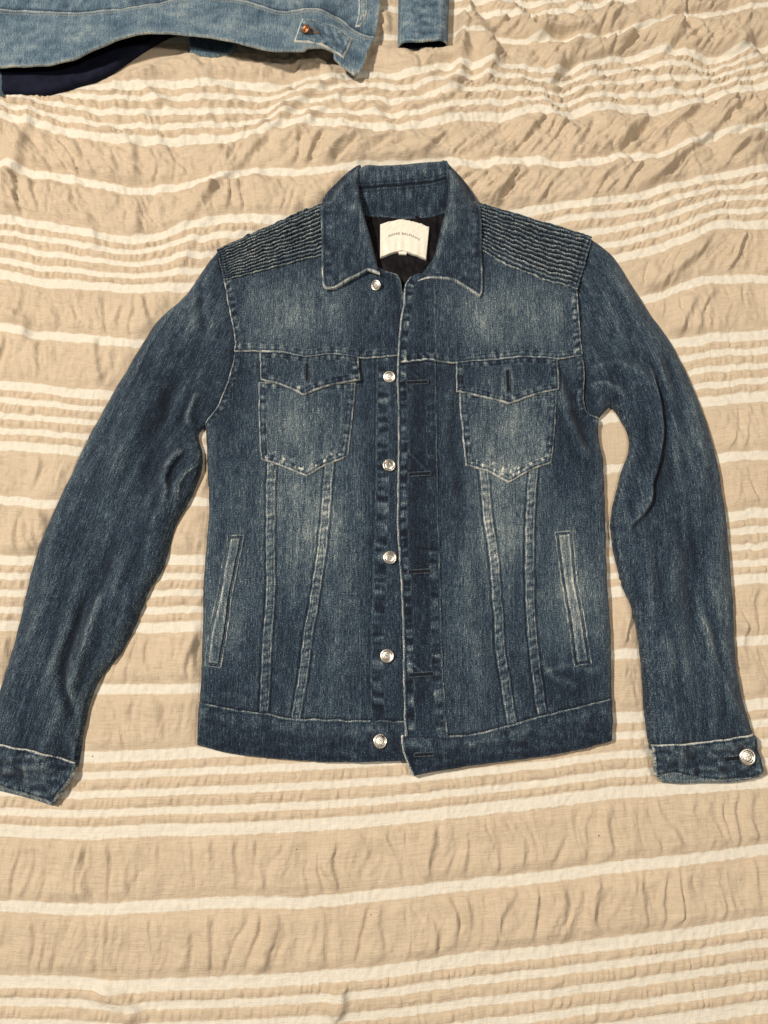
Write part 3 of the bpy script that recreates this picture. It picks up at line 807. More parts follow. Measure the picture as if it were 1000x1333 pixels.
# ---- waistband halves
def waist(side):
    if side == 'L':
        P = poly('257,914 302,923 352,930 375,935 433,937 533,938 528,991 462,993 404,992 346,987 288,979 254,970 255,935', corner=38)
        top = WAIST_L
    else:
        P = poly('522,958 531,957 585,957 620,955 672,941 725,927 800,909 801,946 800,965 760,976 690,988 620,997 567,1005 538,1011 531,996 525,981', corner=38); top = WAIST_R
    front_e = line('522,958 525,981 531,996 538,1011')
    hem = line(HEM_L if side == 'L' else HEM_R)
    def fn(x, y, d, s):
        z = base(x, y) + .0020; w = wear0(x, y) - .075
        if side == 'R': z = z + centre_lift(x, y) * .9
        dt, st, _ = dist(top, x, y, .05); dt = np.minimum(dt, .05)
        z = z + .0014 * (ell(d / .0020) - 1)
        z = z + .0010 * pn(x / .02, y / .012, 370) + .0006 * pn(x / .008, y / .007, 371)
        nz = .75 + .5 * pn(st / .012, 0 * st, 372)
        w = w + .62 * nz * np.exp(-np.maximum(0, dt - .0006) / .0010) - .10 * gs(dt - .003, .0012)
        pat = np.maximum(0, pn(x / .022, y / .02, 373)); w = w + (.20 * pat + .10 * pn(st / .007, 0 * st, 376) + .07) * gs(dt - .009, .007)
        w = w + .06 * fbm(x / .02, y / .006, 374)
        dh, sh, _ = dist(hem, x, y, .03); dh = np.minimum(dh, .05)
        w = w + .10 * np.exp(-dh / .0009) - .08 * gs(dh - .004, .003)
        if side == 'R':
            df, sf, _ = dist(front_e, x, y, .03); df = np.minimum(df, .05)
            w = w + .66 * np.exp(-np.maximum(0, df - .0012) / .0009) - .12 * gs(df - .0042, .0012)
            u, v = to_px(x, y); w = w + blob(u, v, 538, 966, 9, 7, .16) + blob(u, v, 544, 1002, 9, 6, .18) - blob(u, v, 536, 985, 6, 12, .12)
            z = z + .0010 * pn(x / .008, y / .008, 375) * blob(u, v, 548, 985, 30, 26, 1)
        else:
            u, v = to_px(x, y); z = z + .0013 * pn((x + y) / .010, (x - y) / .02, 377) * blob(u, v, 512, 962, 26, 30, 1)
        return z, w
    return sheet('waistband', P, fn, INDIGO, J, floor=-.003)
WL, zWL = waist('L'); WR, zWR = waist('R')
stitches(WL, [offset_line(WAIST_L, -.0024)], zWL); stitches(WR, [offset_line(WAIST_R, -.0024)], zWR)

# ---- placket with the buttonholes
PL_EDGE = line('533,364 527,375 525,396 521,420 517,476 518,560 517,644 517,690 522,767 524,820 525,890 527,957')
PP = poly('533,364 527,375 525,396 521,420 517,476 518,560 517,644 517,690 522,767 524,820 525,890 527,959 584,960 580,925 576,850 574,767 571,690 570,640 569,588 568,476 567,420 566,374 562,362 546,360', corner=50)
PL_R = line('566,374 567,420 568,476 569,588 570,640 571,690 574,767 576,850 580,925 582,950')
PL_MID = line('521,474 540,472 556,470 570,471')
def placket_fn(x, y, d, s):
    u, v = to_px(x, y)
    z = base(x, y) + centre_lift(x, y) + .0036; w = wear0(x, y) + .0
    de, se, _ = dist(PL_EDGE, x, y, .06); de = np.minimum(de, .06); dr, sr, _ = dist(PL_R, x, y, .06); dr = np.minimum(dr, .06)
    z = z + .0020 * (ell(de / .0022) - 1) - .0014 * (1 - sstep(0, .010, dr))
    nz = .85 + .3 * pn(se / .02, 0 * se, 380)
    w = w + .60 * nz * np.exp(-np.maximum(0, de - .0012) / .0008) - .16 * gs(de - .0036, .0012)
    lad = sstep(.003, .005, de) * (1 - sstep(.011, .013, de))
    r = pn(se / .0075, de / .03, 381); z = z + .0018 * r * lad; w = w + lad * (.36 * r + .01)
    w = w + .12 * (.8 + .5 * pn(se / .02, 0 * se, 382)) * gs(de - .0125, .0012) - .06 * gs(de - .0100, .0008)
    lad2 = sstep(.002, .004, dr) * (1 - sstep(.012, .014, dr)) * (.35 + .65 * sstep(700, 740, v))
    r2 = pn(sr / .008, dr / .03, 383); z = z + .0014 * r2 * lad2; w = w + lad2 * .30 * r2
    w = w + .36 * (.7 + .6 * pn(sr / .02, 0 * sr, 384)) * gs(dr - .0010, .0012) + .08 * gs(dr - .0135, .0012)
    w = w - .05 * gs(de - .025, .014)
    # yoke seam running across
    z, w = band(x, y, z, w, PL_MID, 0, .009, .0007, edges=((0, .40), (.0088, .06)), grooves=((-.0022, .16),), rows=(.0022, .008), rope=.2, lift=.03, seed=44)
    # stress wrinkles round each buttonhole
    for bu, bv, bw in BH:
        k = blob(u, v, bu - 6, bv - 8, 22, 22, 1)
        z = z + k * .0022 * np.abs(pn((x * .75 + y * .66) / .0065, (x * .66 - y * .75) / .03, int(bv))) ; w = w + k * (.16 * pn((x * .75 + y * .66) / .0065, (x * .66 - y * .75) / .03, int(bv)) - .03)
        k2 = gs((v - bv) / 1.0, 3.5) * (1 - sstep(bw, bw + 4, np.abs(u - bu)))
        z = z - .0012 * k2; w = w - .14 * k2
    # fold across at the third button
    k = gs(v - 716 - (u - 560) * .12, 3.0) * sstep(535, 556, u); z = z - .0018 * k
    return z, w
BH = [(543, 500, 15), (546, 619, 15), (546, 745, 15), (548, 878, 16)]
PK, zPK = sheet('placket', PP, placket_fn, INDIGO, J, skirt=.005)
stitches(PK, [offset_line(PL_EDGE, .0030, .004), offset_line(PL_EDGE, .0118, .01), offset_line(PL_R, -.0022, .004)], zPK)

# ---- buttonholes
def buttonhole(parent, zat, u, v, half, ang, zl=.0004, wd=.0017, thread=INDIGO):
    c = unproject((u, v)); L = half / 1050.0
    ca, sa = math.cos(ang), math.sin(ang)
    th = np.linspace(0, 2 * np.pi, 40, endpoint=False)
    lx = np.where(np.abs(np.cos(th)) > 0, np.sign(np.cos(th)) * (L - wd) + np.cos(th) * wd, 0); ly = np.sin(th) * wd * 1.2
    lx = np.interp(np.arange(40), np.arange(40), lx)
    x = c[0] + lx * ca - ly * sa; y = c[1] + lx * sa + ly * ca
    z = zat(x, y); z = np.full_like(z, z.mean()) * .5 + z * .5 + .0003; path = np.stack([x, y, z + zl], 1)
    V, F = tube(path, .00062, 6, True); n0 = len(V); mi = [0] * len(F)
    V += [np.array([a, b, e + zl + .0002]) for a, b, e in zip(x, y, z)]
    F2 = []
    for k in range(1, 19): F2.append((n0 + k, n0 + k + 1, n0 + 39 - k, n0 + (40 - k) % 40))
    F += F2; mi += [1] * len(F2)
    raw_mesh('buttonhole', V, F, None, parent, mats=[thread, SLIT], mi=mi, attr={'wear': np.full(len(V), .40)}, uv=np.array([(p[0] * 1, p[1] * 1) for p in V]))
for u, v, hw in BH: buttonhole(PK, zPK, u, v, hw, .06, zl=.0007, wd=.0021)
buttonhole(WR, zWR, 552, 982, 12, .05, zl=.0011)

# ---- chest pockets
def pocket(side):
    if side == 'L':
        Pb = '337,498 338,560 340,599 361,605 399,620 428,605 453,596 459,546 463,500'
        Pf = '339,460 372,461 400,466 428,463 467,467 469,498 428,505 397,517 372,505 340,496'
        hole = (401, 488, 13)
    else:
        Pb = '597,512 601,560 606,607 632,613 662,629 690,613 718,603 723,546 724,508'
        Pf = '594,473 640,470 682,466 724,469 725,510 696,516 662,528 626,519 593,512'
        hole = (660, 499, 16)
    zl = (lambda x, y: 0 * x) if side == 'L' else centre_lift
    sd0 = 50 if side == 'L' else 60
    P1 = poly(Pb, corner=14)
    def fb(x, y, d, s):
        u, v = to_px(x, y)
        z = base(x, y) + zl(x, y) + .0042; w = wear0(x, y) + .03
        z, w = edging(z, w, d, s, bright=.34, bw=.0009, rows=(.0024, .0080), rope=.17, lift=.03, seed=sd0, width=.0092)
        # worn through at the lower corners
        low = (Pbot := max(float(q.split(',')[1]) for q in Pb.split()))
        n = pn(x / .0035, y / .006, sd0 + 3)
        k = sstep(low - 62, low - 14, v) * np.exp(-((d - .008) / .006) ** 2)
        w = w + 1.5 * k * np.maximum(0, n - .20)
        w = w + .05 * pn(x / .006, y / .06, sd0 + 5)
        # fold lines of the seam allowance seen through the cloth
        w = w + .07 * gs(d - .0135, .0016)
        return z, w
    pk, zb = sheet('chest_pocket', P1, fb, INDIGO, J, skirt=.003, R=.02)
    stitches(pk, loop_rows(P1, (.0024, .0080)), zb)
    P2 = poly(Pf, corner=16)
    tops = line('339,459 372,460 400,465 428,462 468,466' if side == 'L' else '594,472 640,469 682,465 725,468')
    def ff(x, y, d, s):
        z = base(x, y) + zl(x, y) + .0070 + .0016 * np.exp(-d / .008); w = wear0(x, y) - .03
        z, w = edging(z, w, d, s, bright=.40, bw=.0009, rows=(.0024, .0078), rope=.24, lift=.03, seed=sd0 + 7, width=.0090)
        dt, st, _ = dist(tops, x, y, .03); dt = np.minimum(dt, .05)
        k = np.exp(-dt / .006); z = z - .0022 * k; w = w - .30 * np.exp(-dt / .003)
        hx, hy = unproject((hole[0], hole[1])); r = np.hypot((x - hx) / .006, (y - hy) / .015)
        z = z + .0012 * gs(r - 1, .6); w = w + .07 * gs(r - 1, .5)
        return z, w
    fl, zf = sheet('flap', P2, ff, INDIGO, pk, skirt=.003)
    stitches(fl, loop_rows(P2, (.0024, .0078)), zf)
    buttonhole(fl, zf, hole[0], hole[1], hole[2], math.pi / 2, zl=.0007, wd=.0021)
pocket('L'); pocket('R')

# ---- slanted welt pockets
def welt(side):
    if side == 'L':
        Pw = '296,696 319,695 311,738 303,781 297,825 289,871 265,867 270,830 279,790 287,745'
        op = line('296,696 287,745 279,790 270,830 265,867')
        zl = lambda x, y: 0 * x
    else:
        Pw = '721,692 747,690 752,750 761,802 771,864 747,869 738,810 729,750'
        op = line('747,690 752,750 761,802 771,864'); zl = centre_lift
    P = poly(Pw, corner=30)
    def fn(x, y, d, s):
        z = base(x, y) + zl(x, y) + .0014; w = wear0(x, y) + .02
        # outer ridge, dark stitched channel, raised welt in the middle
        ch = gs(d - .0036, .0016)
        z = z + .0010 * ell(d / .002) - .0020 * ch + .0010 * sstep(.0035, .006, d)
        nz = .7 + .6 * pn(s / .011, 0 * s, 390)
        w = w + .36 * nz * gs(d - .0014, .0010) - .46 * ch + .20 * nz * gs(d - .0056, .0010)
        do, so, _ = dist(op, x, y, .03); do = np.minimum(do, .05)
        z = z - .0022 * gs(do - .0034, .0014); w = w - .14 * gs(do - .0034, .0014) + .10 * gs(do - .0065, .0014)
        u, v = to_px(x, y); w = w + .10 * fbm(x / .006, y / .04, 391, 2) + (.07 if side == 'R' else .03)
        return z, w
    ob, zat = sheet('welt_pocket', P, fn, INDIGO, J, h=.0008, skirt=.002)
    stitches(ob, loop_rows(P, (.0030,)), zat)
welt('L'); welt('R')

# ---- cuffs
def cuff(side):
    P = poly(CUFF_L if side == 'L' else CUFF_R, corner=30)
    top = line('-18,962 0,968 50,978 96,993') if side == 'L' else line('850,970 916,965 985,955')
    ax = AX_L if side == 'L' else AX_R
    def fn(x, y, d, s):
        z = base(x, y, side) + .0026; w = wear0(x, y) - .05
        z, w = edging(z, w, d, s, bright=.30, bw=.0010, rows=(.0026,), rope=.12, lift=.0, seed=81, width=.006)
        dt, st, _ = dist(top, x, y, .05); dt = np.minimum(dt, .05)
        w = w + .36 * np.exp(-dt / .0012)
        z = z + .0022 * pn(x / .022, y / .010, 395) + .0012 * pn(x / .009, y / .007, 396)
        w = w + .13 * fbm(x / .016, y / .010, 397) + .06
        return z, w
    ob, zat = sheet('cuff', P, fn, INDIGO, J, skirt=.007, uvf=uv_axis(ax))
    stitches(ob, [offset_line(top, -.0026)], zat)
    # inner lip of the open cuff
    Q = poly('0,1020 42,1031 66,1041 92,1008 90,1016 67,1050 42,1042 0,1031 -25,1026 -25,1014' if side == 'L' else '857,1008 870,1003 890,1004 912,1010 940,1012 990,1008 992,1012 958,1019 912,1020 888,1021 863,1019', .008)
    def fl(x, y, d, s):
        return .0035 + .003 * ell(d / .004), .42 + .25 * np.exp(-d / .0014) + .1 * pn(x / .01, y / .01, 398)
    sheet('cuff_facing', Q, fl, INDIGO, ob, floor=-.003)
    return ob, zat
CL, zCL = cuff('L'); CR, zCR = cuff('R')
buttonhole(CR, zCR, 953, 987, 11, .12, wd=.0022)

# ---- collar
def collar_leaf(side):
    if side == 'L':
        Pc = '470,215 440,237 419,260 419,310 420,371 425,377 437,375 458,363 479,352 495,358 492,346 483,312 473,279 467,245'
        inner, outer, top = '495,357 492,346 483,312 473,279 467,245 470,215', '419,262 419,310 420,371 425,377 437,375 458,363 479,352 494,357', '470,215 440,237 419,260'
    else:
        Pc = '576,208 590,222 605,237 621,258 626,279 627,330 628,380 624,387 611,378 590,366 563,363 543,367 556,357 566,330 575,294 582,267 583,240'
        inner, outer, top = '543,367 556,357 566,330 575,294 582,267 583,240 576,208', '621,260 626,279 627,330 628,380 624,387 611,378 590,366 563,363 544,367', '576,208 590,222 605,237 621,258'
    P = poly(Pc, .018, corner=48); I, O, T = line(inner, .018), line(outer, .018), line(top, .018)
    def fn(x, y, d, s):
        u, v = to_px(x, y, .018)
        di = np.minimum(dist(I, x, y, .09)[0], .09); do, so, _ = dist(O, x, y, .09); do = np.minimum(do, .09); dt = np.minimum(dist(T, x, y, .05)[0], .05)
        q = do / np.maximum(do + di, 1e-6)
        zo = .0205; zi = .0300 - .010 * sstep(270, 360, v)
        z = zo + (zi - zo) * sstep(0, .9, q)
        z = z - .0065 * (1 - ell(di / .007)) * sstep(0, .012, do)       # rolls over at the neck
        z = z - .008 * (1 - sstep(0, .016, dt))                              # and down behind the shoulder
        z = z + .0010 * (ell(do / .0022) - 1)
        z = z + .0013 * pn(x / .022, y / .03, 401) + .0006 * pn(x / .009, y / .011, 402)
        w = .265 + .08 * fbm(x / .02, y / .02, 403) + .06 * pn(x / .006, y / .014, 404)
        nz = .75 + .5 * pn(so / .014, 0 * so, 405)
        bot = sstep(340, 352, v); am = .34 + .30 * bot
        w = w + am * nz * np.exp(-np.maximum(0, do - .0004 - .0010 * bot) / .0010) - .15 * gs(do - .0040, .0013) * sstep(.003, .012, dt)
        r = pn(so / .007, do / .02, 406); k = sstep(.004, .006, do) * (1 - sstep(.011, .015, do)); z = z + .0007 * r * k; w = w + .10 * r * k
        w = w + .05 * gs(di - .006, .006)
        w = w - blob(u, v, 490 if side == 'L' else 560, 345, 22, 18, .03)
        return z, w
    ob, zat = sheet('collar', P, fn, INDIGO, J, h=.0009, skirt=.0045, R=.02)
    # wall of the collar stand falling from the roll line to the neck seam
    V = []; F = []; W_ = []
    for k, (a, b) in enumerate(I):
        zz = float(zat([a], [b])[0]) - .001; sg = 1 if side == 'L' else -1
        for j in range(4):
            V.append((a - sg * .0006 * j, b, zz * (1 - j / 3) + .004 * j / 3)); W_.append(.2)
        if k:
            for j in range(3): F.append((4 * k - 4 + j, 4 * k + j, 4 * k + j + 1, 4 * k - 3 + j))
    raw_mesh('collar_stand', V, F, INDIGO, ob, attr={'wear': W_}, uv=np.array(V)[:, :2])
    stitches(ob, [offset_line(O, .0040 if side == 'L' else -.0040, .004)], zat) if False else None
    rows = []
    o1 = offset_line(O, .0040, .004); o2 = offset_line(O, -.0040, .004)
    cen = P.mean(0); pick = o1 if np.hypot(*(o1 - cen).T).mean() < np.hypot(*(o2 - cen).T).mean() else o2
    stitches(ob, [pick], zat)
collar_leaf('L'); collar_leaf('R')
def back_collar():
    P = poly('466,219 476,214 500,214 525,213 552,210 580,208 586,225 588,250 584,270 560,276 530,278 500,276 468,273 462,250', .018, corner=48)
    Tl, Bl, Ml = line('466,219 476,214 500,214 525,213 552,210 580,208', .018), line('465,273 500,276 530,278 560,276 588,267', .018), line('460,245 490,243 524,241 555,238 590,231', .018)
    def fn(x, y, d, s):
        dt = np.minimum(dist(Tl, x, y, .08)[0], .08); db, sb, _ = dist(Bl, x, y, .08); db = np.minimum(db, .08); dm, sm, sdm = dist(Ml, x, y, .05); dm = np.minimum(dm, .05)
        q = db / np.maximum(db + dt, 1e-6)
        z = .007 + .016 * sstep(0, .8, q) - .012 * (1 - ell(dt / .009)) - .0016 * gs(dm, .0022)
        z = z + .0009 * pn(x / .014, y / .02, 410) + .0009 * pn(sm / .008, sdm / .04, 411) * gs(dm - .008, .009)
        w = .26 + .13 * pn(x / .005, y / .018, 412) + .08 * pn(x / .012, y / .012, 413)
        w = w - .26 * gs(dm, .0016) - .16 * gs(dm - .005, .0012) + .06 * gs(dt - .012, .012) + .14 * np.exp(-db / .0014) + .10 * gs(db - .010, .008) * pn(sb / .009, 0 * sb, 414)
        return z, w
    ob, zat = sheet('back_collar', P, fn, INDIGO, J, h=.0009, floor=.001)
    stitches(ob, [offset_line(Ml, .0045), offset_line(Ml, -.0045)], zat)
back_collar()

# ---- black lining seen through the neck, woven label
def lining():
    P = poly('462,262 590,258 590,300 575,340 560,372 540,392 528,400 515,385 500,372 480,330 466,290', .008)
    def fn(x, y, d, s):
        z = .0052 + .0016 * pn(x / .02, y / .03, 420) + .0014 * pn((x + y) / .03, (x - y) / .06, 421) + .0006 * pn(x / .006, y / .01, 422)
        return z, 0 * z
    ob, zat = sheet('lining', P, fn, LINING, J, skirt=.004, rub_shade=0)
    return ob, zat
LI, zLI = lining()
def brand_label():
    P = poly('495,292 510,288 525,286.5 543,290 559,295.5 557,316 555,337 545,333.5 537,331 529,328 521,327 508,330 495,335', .010, corner=48)
    def fn(x, y, d, s):
        u, v = to_px(x, y, .010)
        z = .0105 + .0012 * np.sin((u - 495) / 64 * np.pi) + .0016 * pn(x / .008, y / .03, 430) * sstep(300, 325, v) + .0013 * pn((x - y) / .006, (x + y) / .02, 431) * (1 - sstep(296, 306, v))
        e = (1 - sstep(.0005, .0045, d)); z = z + .00035 * e * pn(s / .0022, 0 * s, 432) - .0006 * (1 - ell(d / .0012))
        return z, 0 * z
    ob, zat = sheet('brand_label', P, fn, SATIN, J, h=.0007, skirt=.005, rub_shade=0)
    ob['label'] = 'cream woven brand label with grey arched lettering inside the neck'
    # lettering, arched like the label
    cu = bpy.data.curves.new('lettering', 'FONT'); cu.body = 'PIERRE BALMAIN'; cu.size = .0052; cu.align_x = 'CENTER'; cu.space_character = 1.12; cu.resolution_u = 3
    to = bpy.data.objects.new('lettering_source', cu); COL.objects.link(to)
    dg = bpy.context.evaluated_depsgraph_get(); me = bpy.data.meshes.new_from_object(to.evaluated_get(dg))
    bpy.data.objects.remove(to); me.name = 'lettering'
    n = len(me.vertices); co = np.zeros(n * 3); me.vertices.foreach_get('co', co); co = co.reshape(-1, 3)
    wdt = co[:, 0].max() - co[:, 0].min(); a, b, c = unproject((506, 309.5), .011), unproject((525, 306), .011), unproject((546, 313.5), .011)
    fx = (co[:, 0] - co[:, 0].min()) / wdt
    qx = a[0] * (1 - fx) * (1 - 2 * fx) + b[0] * 4 * fx * (1 - fx) + c[0] * fx * (2 * fx - 1)
    qy = a[1] * (1 - fx) * (1 - 2 * fx) + b[1] * 4 * fx * (1 - fx) + c[1] * fx * (2 * fx - 1)
    X_, Y_ = qx, qy + co[:, 1] * 1.0
    co[:, 0] = X_; co[:, 1] = Y_; co[:, 2] = zat(X_, Y_) + .00022
    me.vertices.foreach_set('co', co.ravel()); me.materials.clear(); me.materials.append(INK); me.update()
    lo = bpy.data.objects.new('lettering', me); COL.objects.link(lo); lo.parent = ob
    Pt = poly('518.5,326 530,327 529,330.5 519.5,330', .010)
    sheet('size_tab', Pt, lambda x, y, d, s: (.0098 + 0 * x, 0 * x), SATIN, ob, h=.0008, skirt=.004, rub_shade=0)
brand_label()

# ---- buttons
def lathe(prof, n=40):
    V = [(0, 0, prof[0][1])]; Q = []; T = []
    for r, z in prof[1:]:
        for k in range(n): V.append((r * math.cos(2 * math.pi * k / n), r * math.sin(2 * math.pi * k / n), z))
    for k in range(n): T.append((0, 1 + k, 1 + (k + 1) % n))
    for i in range(len(prof) - 2):
        for k in range(n):
            a = 1 + i * n + k; b = 1 + i * n + (k + 1) % n; Q.append((a, a + n, b + n, b))
    return V, Q, T
PROF = [(0, 1.7), (3.0, 1.72), (4.6, 1.62), (5.0, 1.35), (5.3, 1.55), (5.7, 2.35), (6.3, 2.75), (7.1, 2.65), (7.8, 2.1), (8.15, 1.3), (8.0, .5), (7.2, .1), (6.5, -.8)]
PROF = [(r / 1000, z / 1000) for r, z in PROF]
def monogram():
    paths = []
    th = np.linspace(-np.pi / 2, np.pi / 2, 9)
    paths.append([(-1.9, -2.4), (-1.9, 2.4)])                                         # P
    paths.append([(-1.9, 2.4)] + [(-1.2 + 1.4 * math.cos(t), 1.1 - 1.3 * math.sin(-t)) for t in th[::-1]] + [(-1.9, -.2)])
    paths.append([(.6, -2.4), (.6, 2.2)])                                              # B
    paths.append([(.6, 2.2)] + [(1.0 + 1.2 * math.cos(t), 1.1 + 1.1 * math.sin(t)) for t in th[::-1]] + [(.6, 0)])
    paths.append([(.6, 0)] + [(1.1 + 1.5 * math.cos(t), -1.2 + 1.2 * math.sin(t)) for t in th[::-1]] + [(.6, -2.4)])
    V, F = [], []
    for p in paths:
        a = np.array([(x / 1000, y / 1000, .00175) for x, y in p]); v, f = tube(a, .00034, 6)
        k = len(V); V += v; F += [tuple(i + k for i in q) for q in f]
    return V, F
BV, BQ, BT = lathe(PROF); MV, MF = monogram()
btn0 = None
def button(parent, u, v, z, scale=1.0, tilt=(0, 0, 0), mat=NICKEL):
    global btn0
    if btn0 is None:
        o = raw_mesh('button', BV, BQ, mat, parent, tris=BT); m = raw_mesh('monogram', MV, MF, mat, o); btn0 = (o, m)
    else:
        o = btn0[0].copy(); COL.objects.link(o); o.parent = parent
        m = btn0[1].copy(); COL.objects.link(m); m.parent = o
    p = unproject((u, v), z)
    o.location = (p[0], p[1], z); o.scale = (scale,) * 3; o.rotation_euler = tilt
    return o
def at(zat, u, v):
    p = unproject((u, v)); return float(np.max(zat(np.array([p[0]]), np.array([p[1]]))))
button(FL, 507, 491, at(zFL, 507, 491) + .0007, 1.0, (.10, -.12, .3))
button(FL, 506.5, 606, at(zFL, 506.5, 606) + .0007, 1.05, (-.06, .04, -.5))
button(FL, 507.5, 726, at(zFL, 507.5, 726) + .0007, 1.08, (.04, .06, 1.1))
button(FL, 504, 854, at(zFL, 504, 854) + .0007, 1.08, (-.05, .02, 2.2))
button(WL, 494.5, 964.5, at(zWL, 494.5, 964.5) + .0012, 1.10, (.15, .32, .6))
button(YL, 490, 371.5, at(zYL, 490, 371.5) + .0022, .92, (.25, -.55, .2))
button(CR, 972, 985, at(zCR, 972, 985) + .0016, 1.22, (0, .06, .4))

# ================================================================== LIGHT BLUE JACKET at the top edge
K = thing('denim_jacket', 'light blue faded denim jacket cut off by the top edge, raised over dark lining', 'jacket', tuple(unproject((230, -60), 0)) + (0,))
bpy.context.view_layer.update()
def keep(o):                                              # children of K keep their world place
    o.matrix_parent_inverse = K.matrix_world.inverted(); return o
ZK = .036
HEMK = '-120,84 -40,80 0,78.5 48,79 90,75 132,60 174,47.5 210,45 252,49 312,60 360,67 396,66 400,61'
SEAMK = line('-160,0 -60,4 0,6 90,12 150,12 210,4 260,-3 300,0 336,7 370,16 386,14 400,9 416,8 430,11 444,15 456,23 472,32 488,35', ZK)
hemk = line(HEMK + ' 434,66 448,78 461,85 468,82', ZK)
def kbase(x, y):
    u, v = to_px(x, y, ZK)
    z = .030 + .010 * np.sin((u - 60) / 130.) * sstep(-120, 60, v) + .004 * pn(x / .06, y / .05, 501)
    rt = sstep(400, 470, u); z = z * (1 - rt) + .018 * rt
    z = z - .020 * (1 - sstep(-180, -60, u))
    return z + .0012 * pn(x / .02, y / .012, 502)
def wearK(x, y):
    return .43 + .15 * fbm(x / .05, y / .03, 505) + .05 * pn(x / .01, y / .01, 506)
def k_body(x, y, d, s):
    z = kbase(x, y); w = wearK(x, y)
    ds, ss, sds = dist(SEAMK, x, y, .35); dsm = np.minimum(ds, .05)
    z = z + .0016 * sstep(-.0008, .0008, -sds)
    w = w + .34 * gs(sds + .0006, .0011) - .22 * gs(sds - .0020, .0014) + .16 * pn(ss / .012, dsm / .03, 508) * gs(sds - .010, .012) - .05 * gs(sds - .008, .008)
    z = z + .0012 * pn(ss / .011, dsm / .03, 509) * gs(sds - .010, .012)
    w = w + .34 * np.exp(-np.maximum(0, d - .0003) / .0010); z = z + .0014 * (ell(d / .002) - 1)
    return z, w
PK_ = poly('-260,-260 -220,60 ' + HEMK + ' 420,58 434,60 434,68 437,71 448,78 461,85 468,82 474,68 480,50 488,34 496,-20 500,-120 480,-260', ZK, corner=38)
kb, zkb = sheet('front_panel', PK_, k_body, PALE, K, h=.0014, skirt=.0025); keep(kb)
st = stitches(kb, [offset_line(SEAMK, -.0028), offset_line(SEAMK, -.0065)], zkb, PALE_THREAD)
# centre front facing strips above the waistband
def k_strip(x, y, d, s):
    z = kbase(x, y) + .0022; w = wearK(x, y) + .06; return edging(z, w, d, s, bright=.35, rows=(.0025,), rope=.08, width=.005, seed=91)
fs, zfs = sheet('facing_strip', poly('459,-90 478,-90 478,-10 476,10 468,22 462,22 466,6 466,-20', ZK), k_strip, PALE, kb, h=.0012)
# waist tab
def k_tab(x, y, d, s):
    z = kbase(x, y) + .0042; w = wearK(x, y) - .06
    z, w = edging(z, w, d, s, bright=.46, bw=.0014, rows=(.0030,), rope=.16, lift=.02, width=.0065, seed=93)
    u, v = to_px(x, y, ZK); k = blob(u, v, 430, 45, 22, 14, 1)
    return z + .0014 * pn((x + y) / .008, (x - y) / .02, 511) * k, w + .16 * pn((x + y) / .008, (x - y) / .02, 511) * k
tb, ztb = sheet('waist_tab', poly('394,26 406,24.5 436,29 459,39 453,54 447,67 436,62 424,58 406,56 383,56 388,40', ZK, corner=34), k_tab, PALE, K, h=.0009, skirt=.0035); keep(tb)
ob_ = unproject((399, 41), ZK)
V, Q, T = lathe([(0, .0016), (.0025, .0016), (.003, .0011), (.0036, .0020), (.0050, .0024), (.0062, .0018), (.0066, .0008), (.005, 0)], 30)
kbtn = raw_mesh('button', V, Q, COPPER, tb, tris=T); kbtn.location = (ob_[0], ob_[1], float(ztb([ob_[0]], [ob_[1]])[0]) + .003); kbtn.rotation_euler = (.1, -.5, 0)
pth = np.array([unproject((u, v), ZK).tolist() + [float(ztb(*[[q] for q in unproject((u, v), ZK)])[0]) + .0004] for u, v in ((403, 38), (407, 37.5), (412, 39), (415, 41), (411, 41.5), (406, 42), (403, 42))])
V, F = tube(pth, .0006, 6); raw_mesh('buttonhole', V, F, plain('rust_thread', (.30, .13, .035), .8), tb)
# back of the jacket lying on the bed with its dark lining
def k_back(x, y, d, s): return .006 + .004 * ell(d / .006) + .0015 * pn(x / .03, y / .03, 520), 0 * x
bl, _ = sheet('lining', poly('-200,-200 -200,112 -40,117 3,118 60,118 102,106 128,98 146,88 166,74 190,58 225,40 300,30 380,20 380,-200', .01), k_back, NAVY, K, h=.003, floor=-.006); keep(bl)
def k_hem(x, y, d, s):
    z = .008 + .003 * ell(d / .004); w = .30 + .1 * pn(x / .02, y / .01, 521) + .3 * np.exp(-d / .0012); return z, w
bh, _ = sheet('back_hem', poly('243,30 245,52 247,68 270,71.5 298,70.5 306,62 312,40', .01), k_hem, PALE, K, h=.0014, floor=-.005); keep(bh)
bh2, _ = sheet('side_hem', poly('-80,70 1.5,78 3,100 2,124 -80,135', .01), k_hem, PALE, K, h=.0014, floor=-.005); keep(bh2)
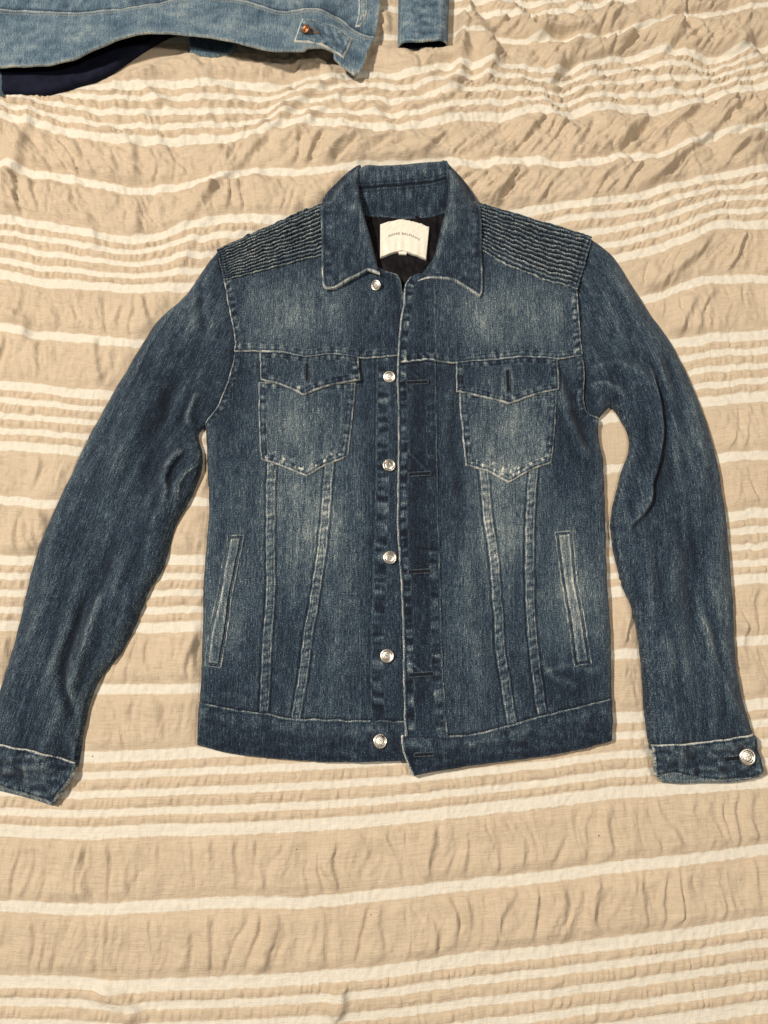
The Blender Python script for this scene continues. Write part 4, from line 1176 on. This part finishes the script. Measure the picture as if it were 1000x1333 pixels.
# its sleeve end
AXK = line('552,-220 552,70')
def k_sleeve(x, y, d, s):
    u, v = to_px(x, y, .02)
    dl = np.minimum(dist(line('519,-220 519,-40 518,52', .02), x, y, .03)[0], .03); dr = np.minimum(dist(line('588,-220 587,-40 584,50', .02), x, y, .03)[0], .03)
    z = .020 * np.minimum(ell(dl / .018), ell(dr / .018)) + .004
    w = .38 + .13 * fbm(x / .02, y / .012, 530) + .12 * pn(x / .006, y / .02, 531)
    db, sb, _ = dist(line('518,52 545,55 575,52 584,49', .02), x, y, .03); db = np.minimum(db, .05)
    w = w + .40 * np.exp(-db / .0011) + .14 * np.exp(-np.minimum(dl, dr) / .002)
    return z + .0012 * pn(x / .012, y / .008, 532), w
ks, _ = sheet('sleeve', poly('519,-220 519,-40 518,52 530,55 545,55.5 562,54 575,52.5 584,49 587,-40 588,-220', .02, corner=50), k_sleeve, PALE, K, h=.0012, skirt=.004); keep(ks)
ki, _ = sheet('sleeve_opening', poly('522,40 580,38 581,56 566,62 545,63 527,58', .008), lambda x, y, d, s: (.004 + .002 * ell(d / .004), 0 * x), NAVY, ks, h=.0016, floor=-.006)

# ================================================================== lint on the bedspread
for u, v, r, where in ((845, 144, 1.5, 'largest dark lint speck, on a wide white stripe at upper right'), (118, 985, 1.0, 'tiny dark lint speck beside the left cuff of the dark jacket'), (24, 265, 1.1, 'tiny dark lint speck below the light jacket near the left edge'),
                       (483, 1192, .9, 'tiny dark lint speck below the single white stripe at bottom centre'), (386, 1106, .9, 'tiny dark lint speck left of centre under the dark jacket hem'), (780, 1088, .9, 'tiny dark lint speck on the plain band left below the buttoned cuff')):
    p = unproject((u, v), .004); V, Q, T = lathe([(0, .0006), (.0005, .0005), (.0008, .0002), (.0008, -.0008)], 8)
    o = raw_mesh('lint_speck', V, Q, LINT, None, tris=T); o['label'] = where; o['category'] = 'lint'; o['group'] = 'lint specks on the bedspread'
    o.location = (p[0], p[1], float(bed_z(p[0], p[1])) + .0004); o.scale = (r, r * .8, 1)
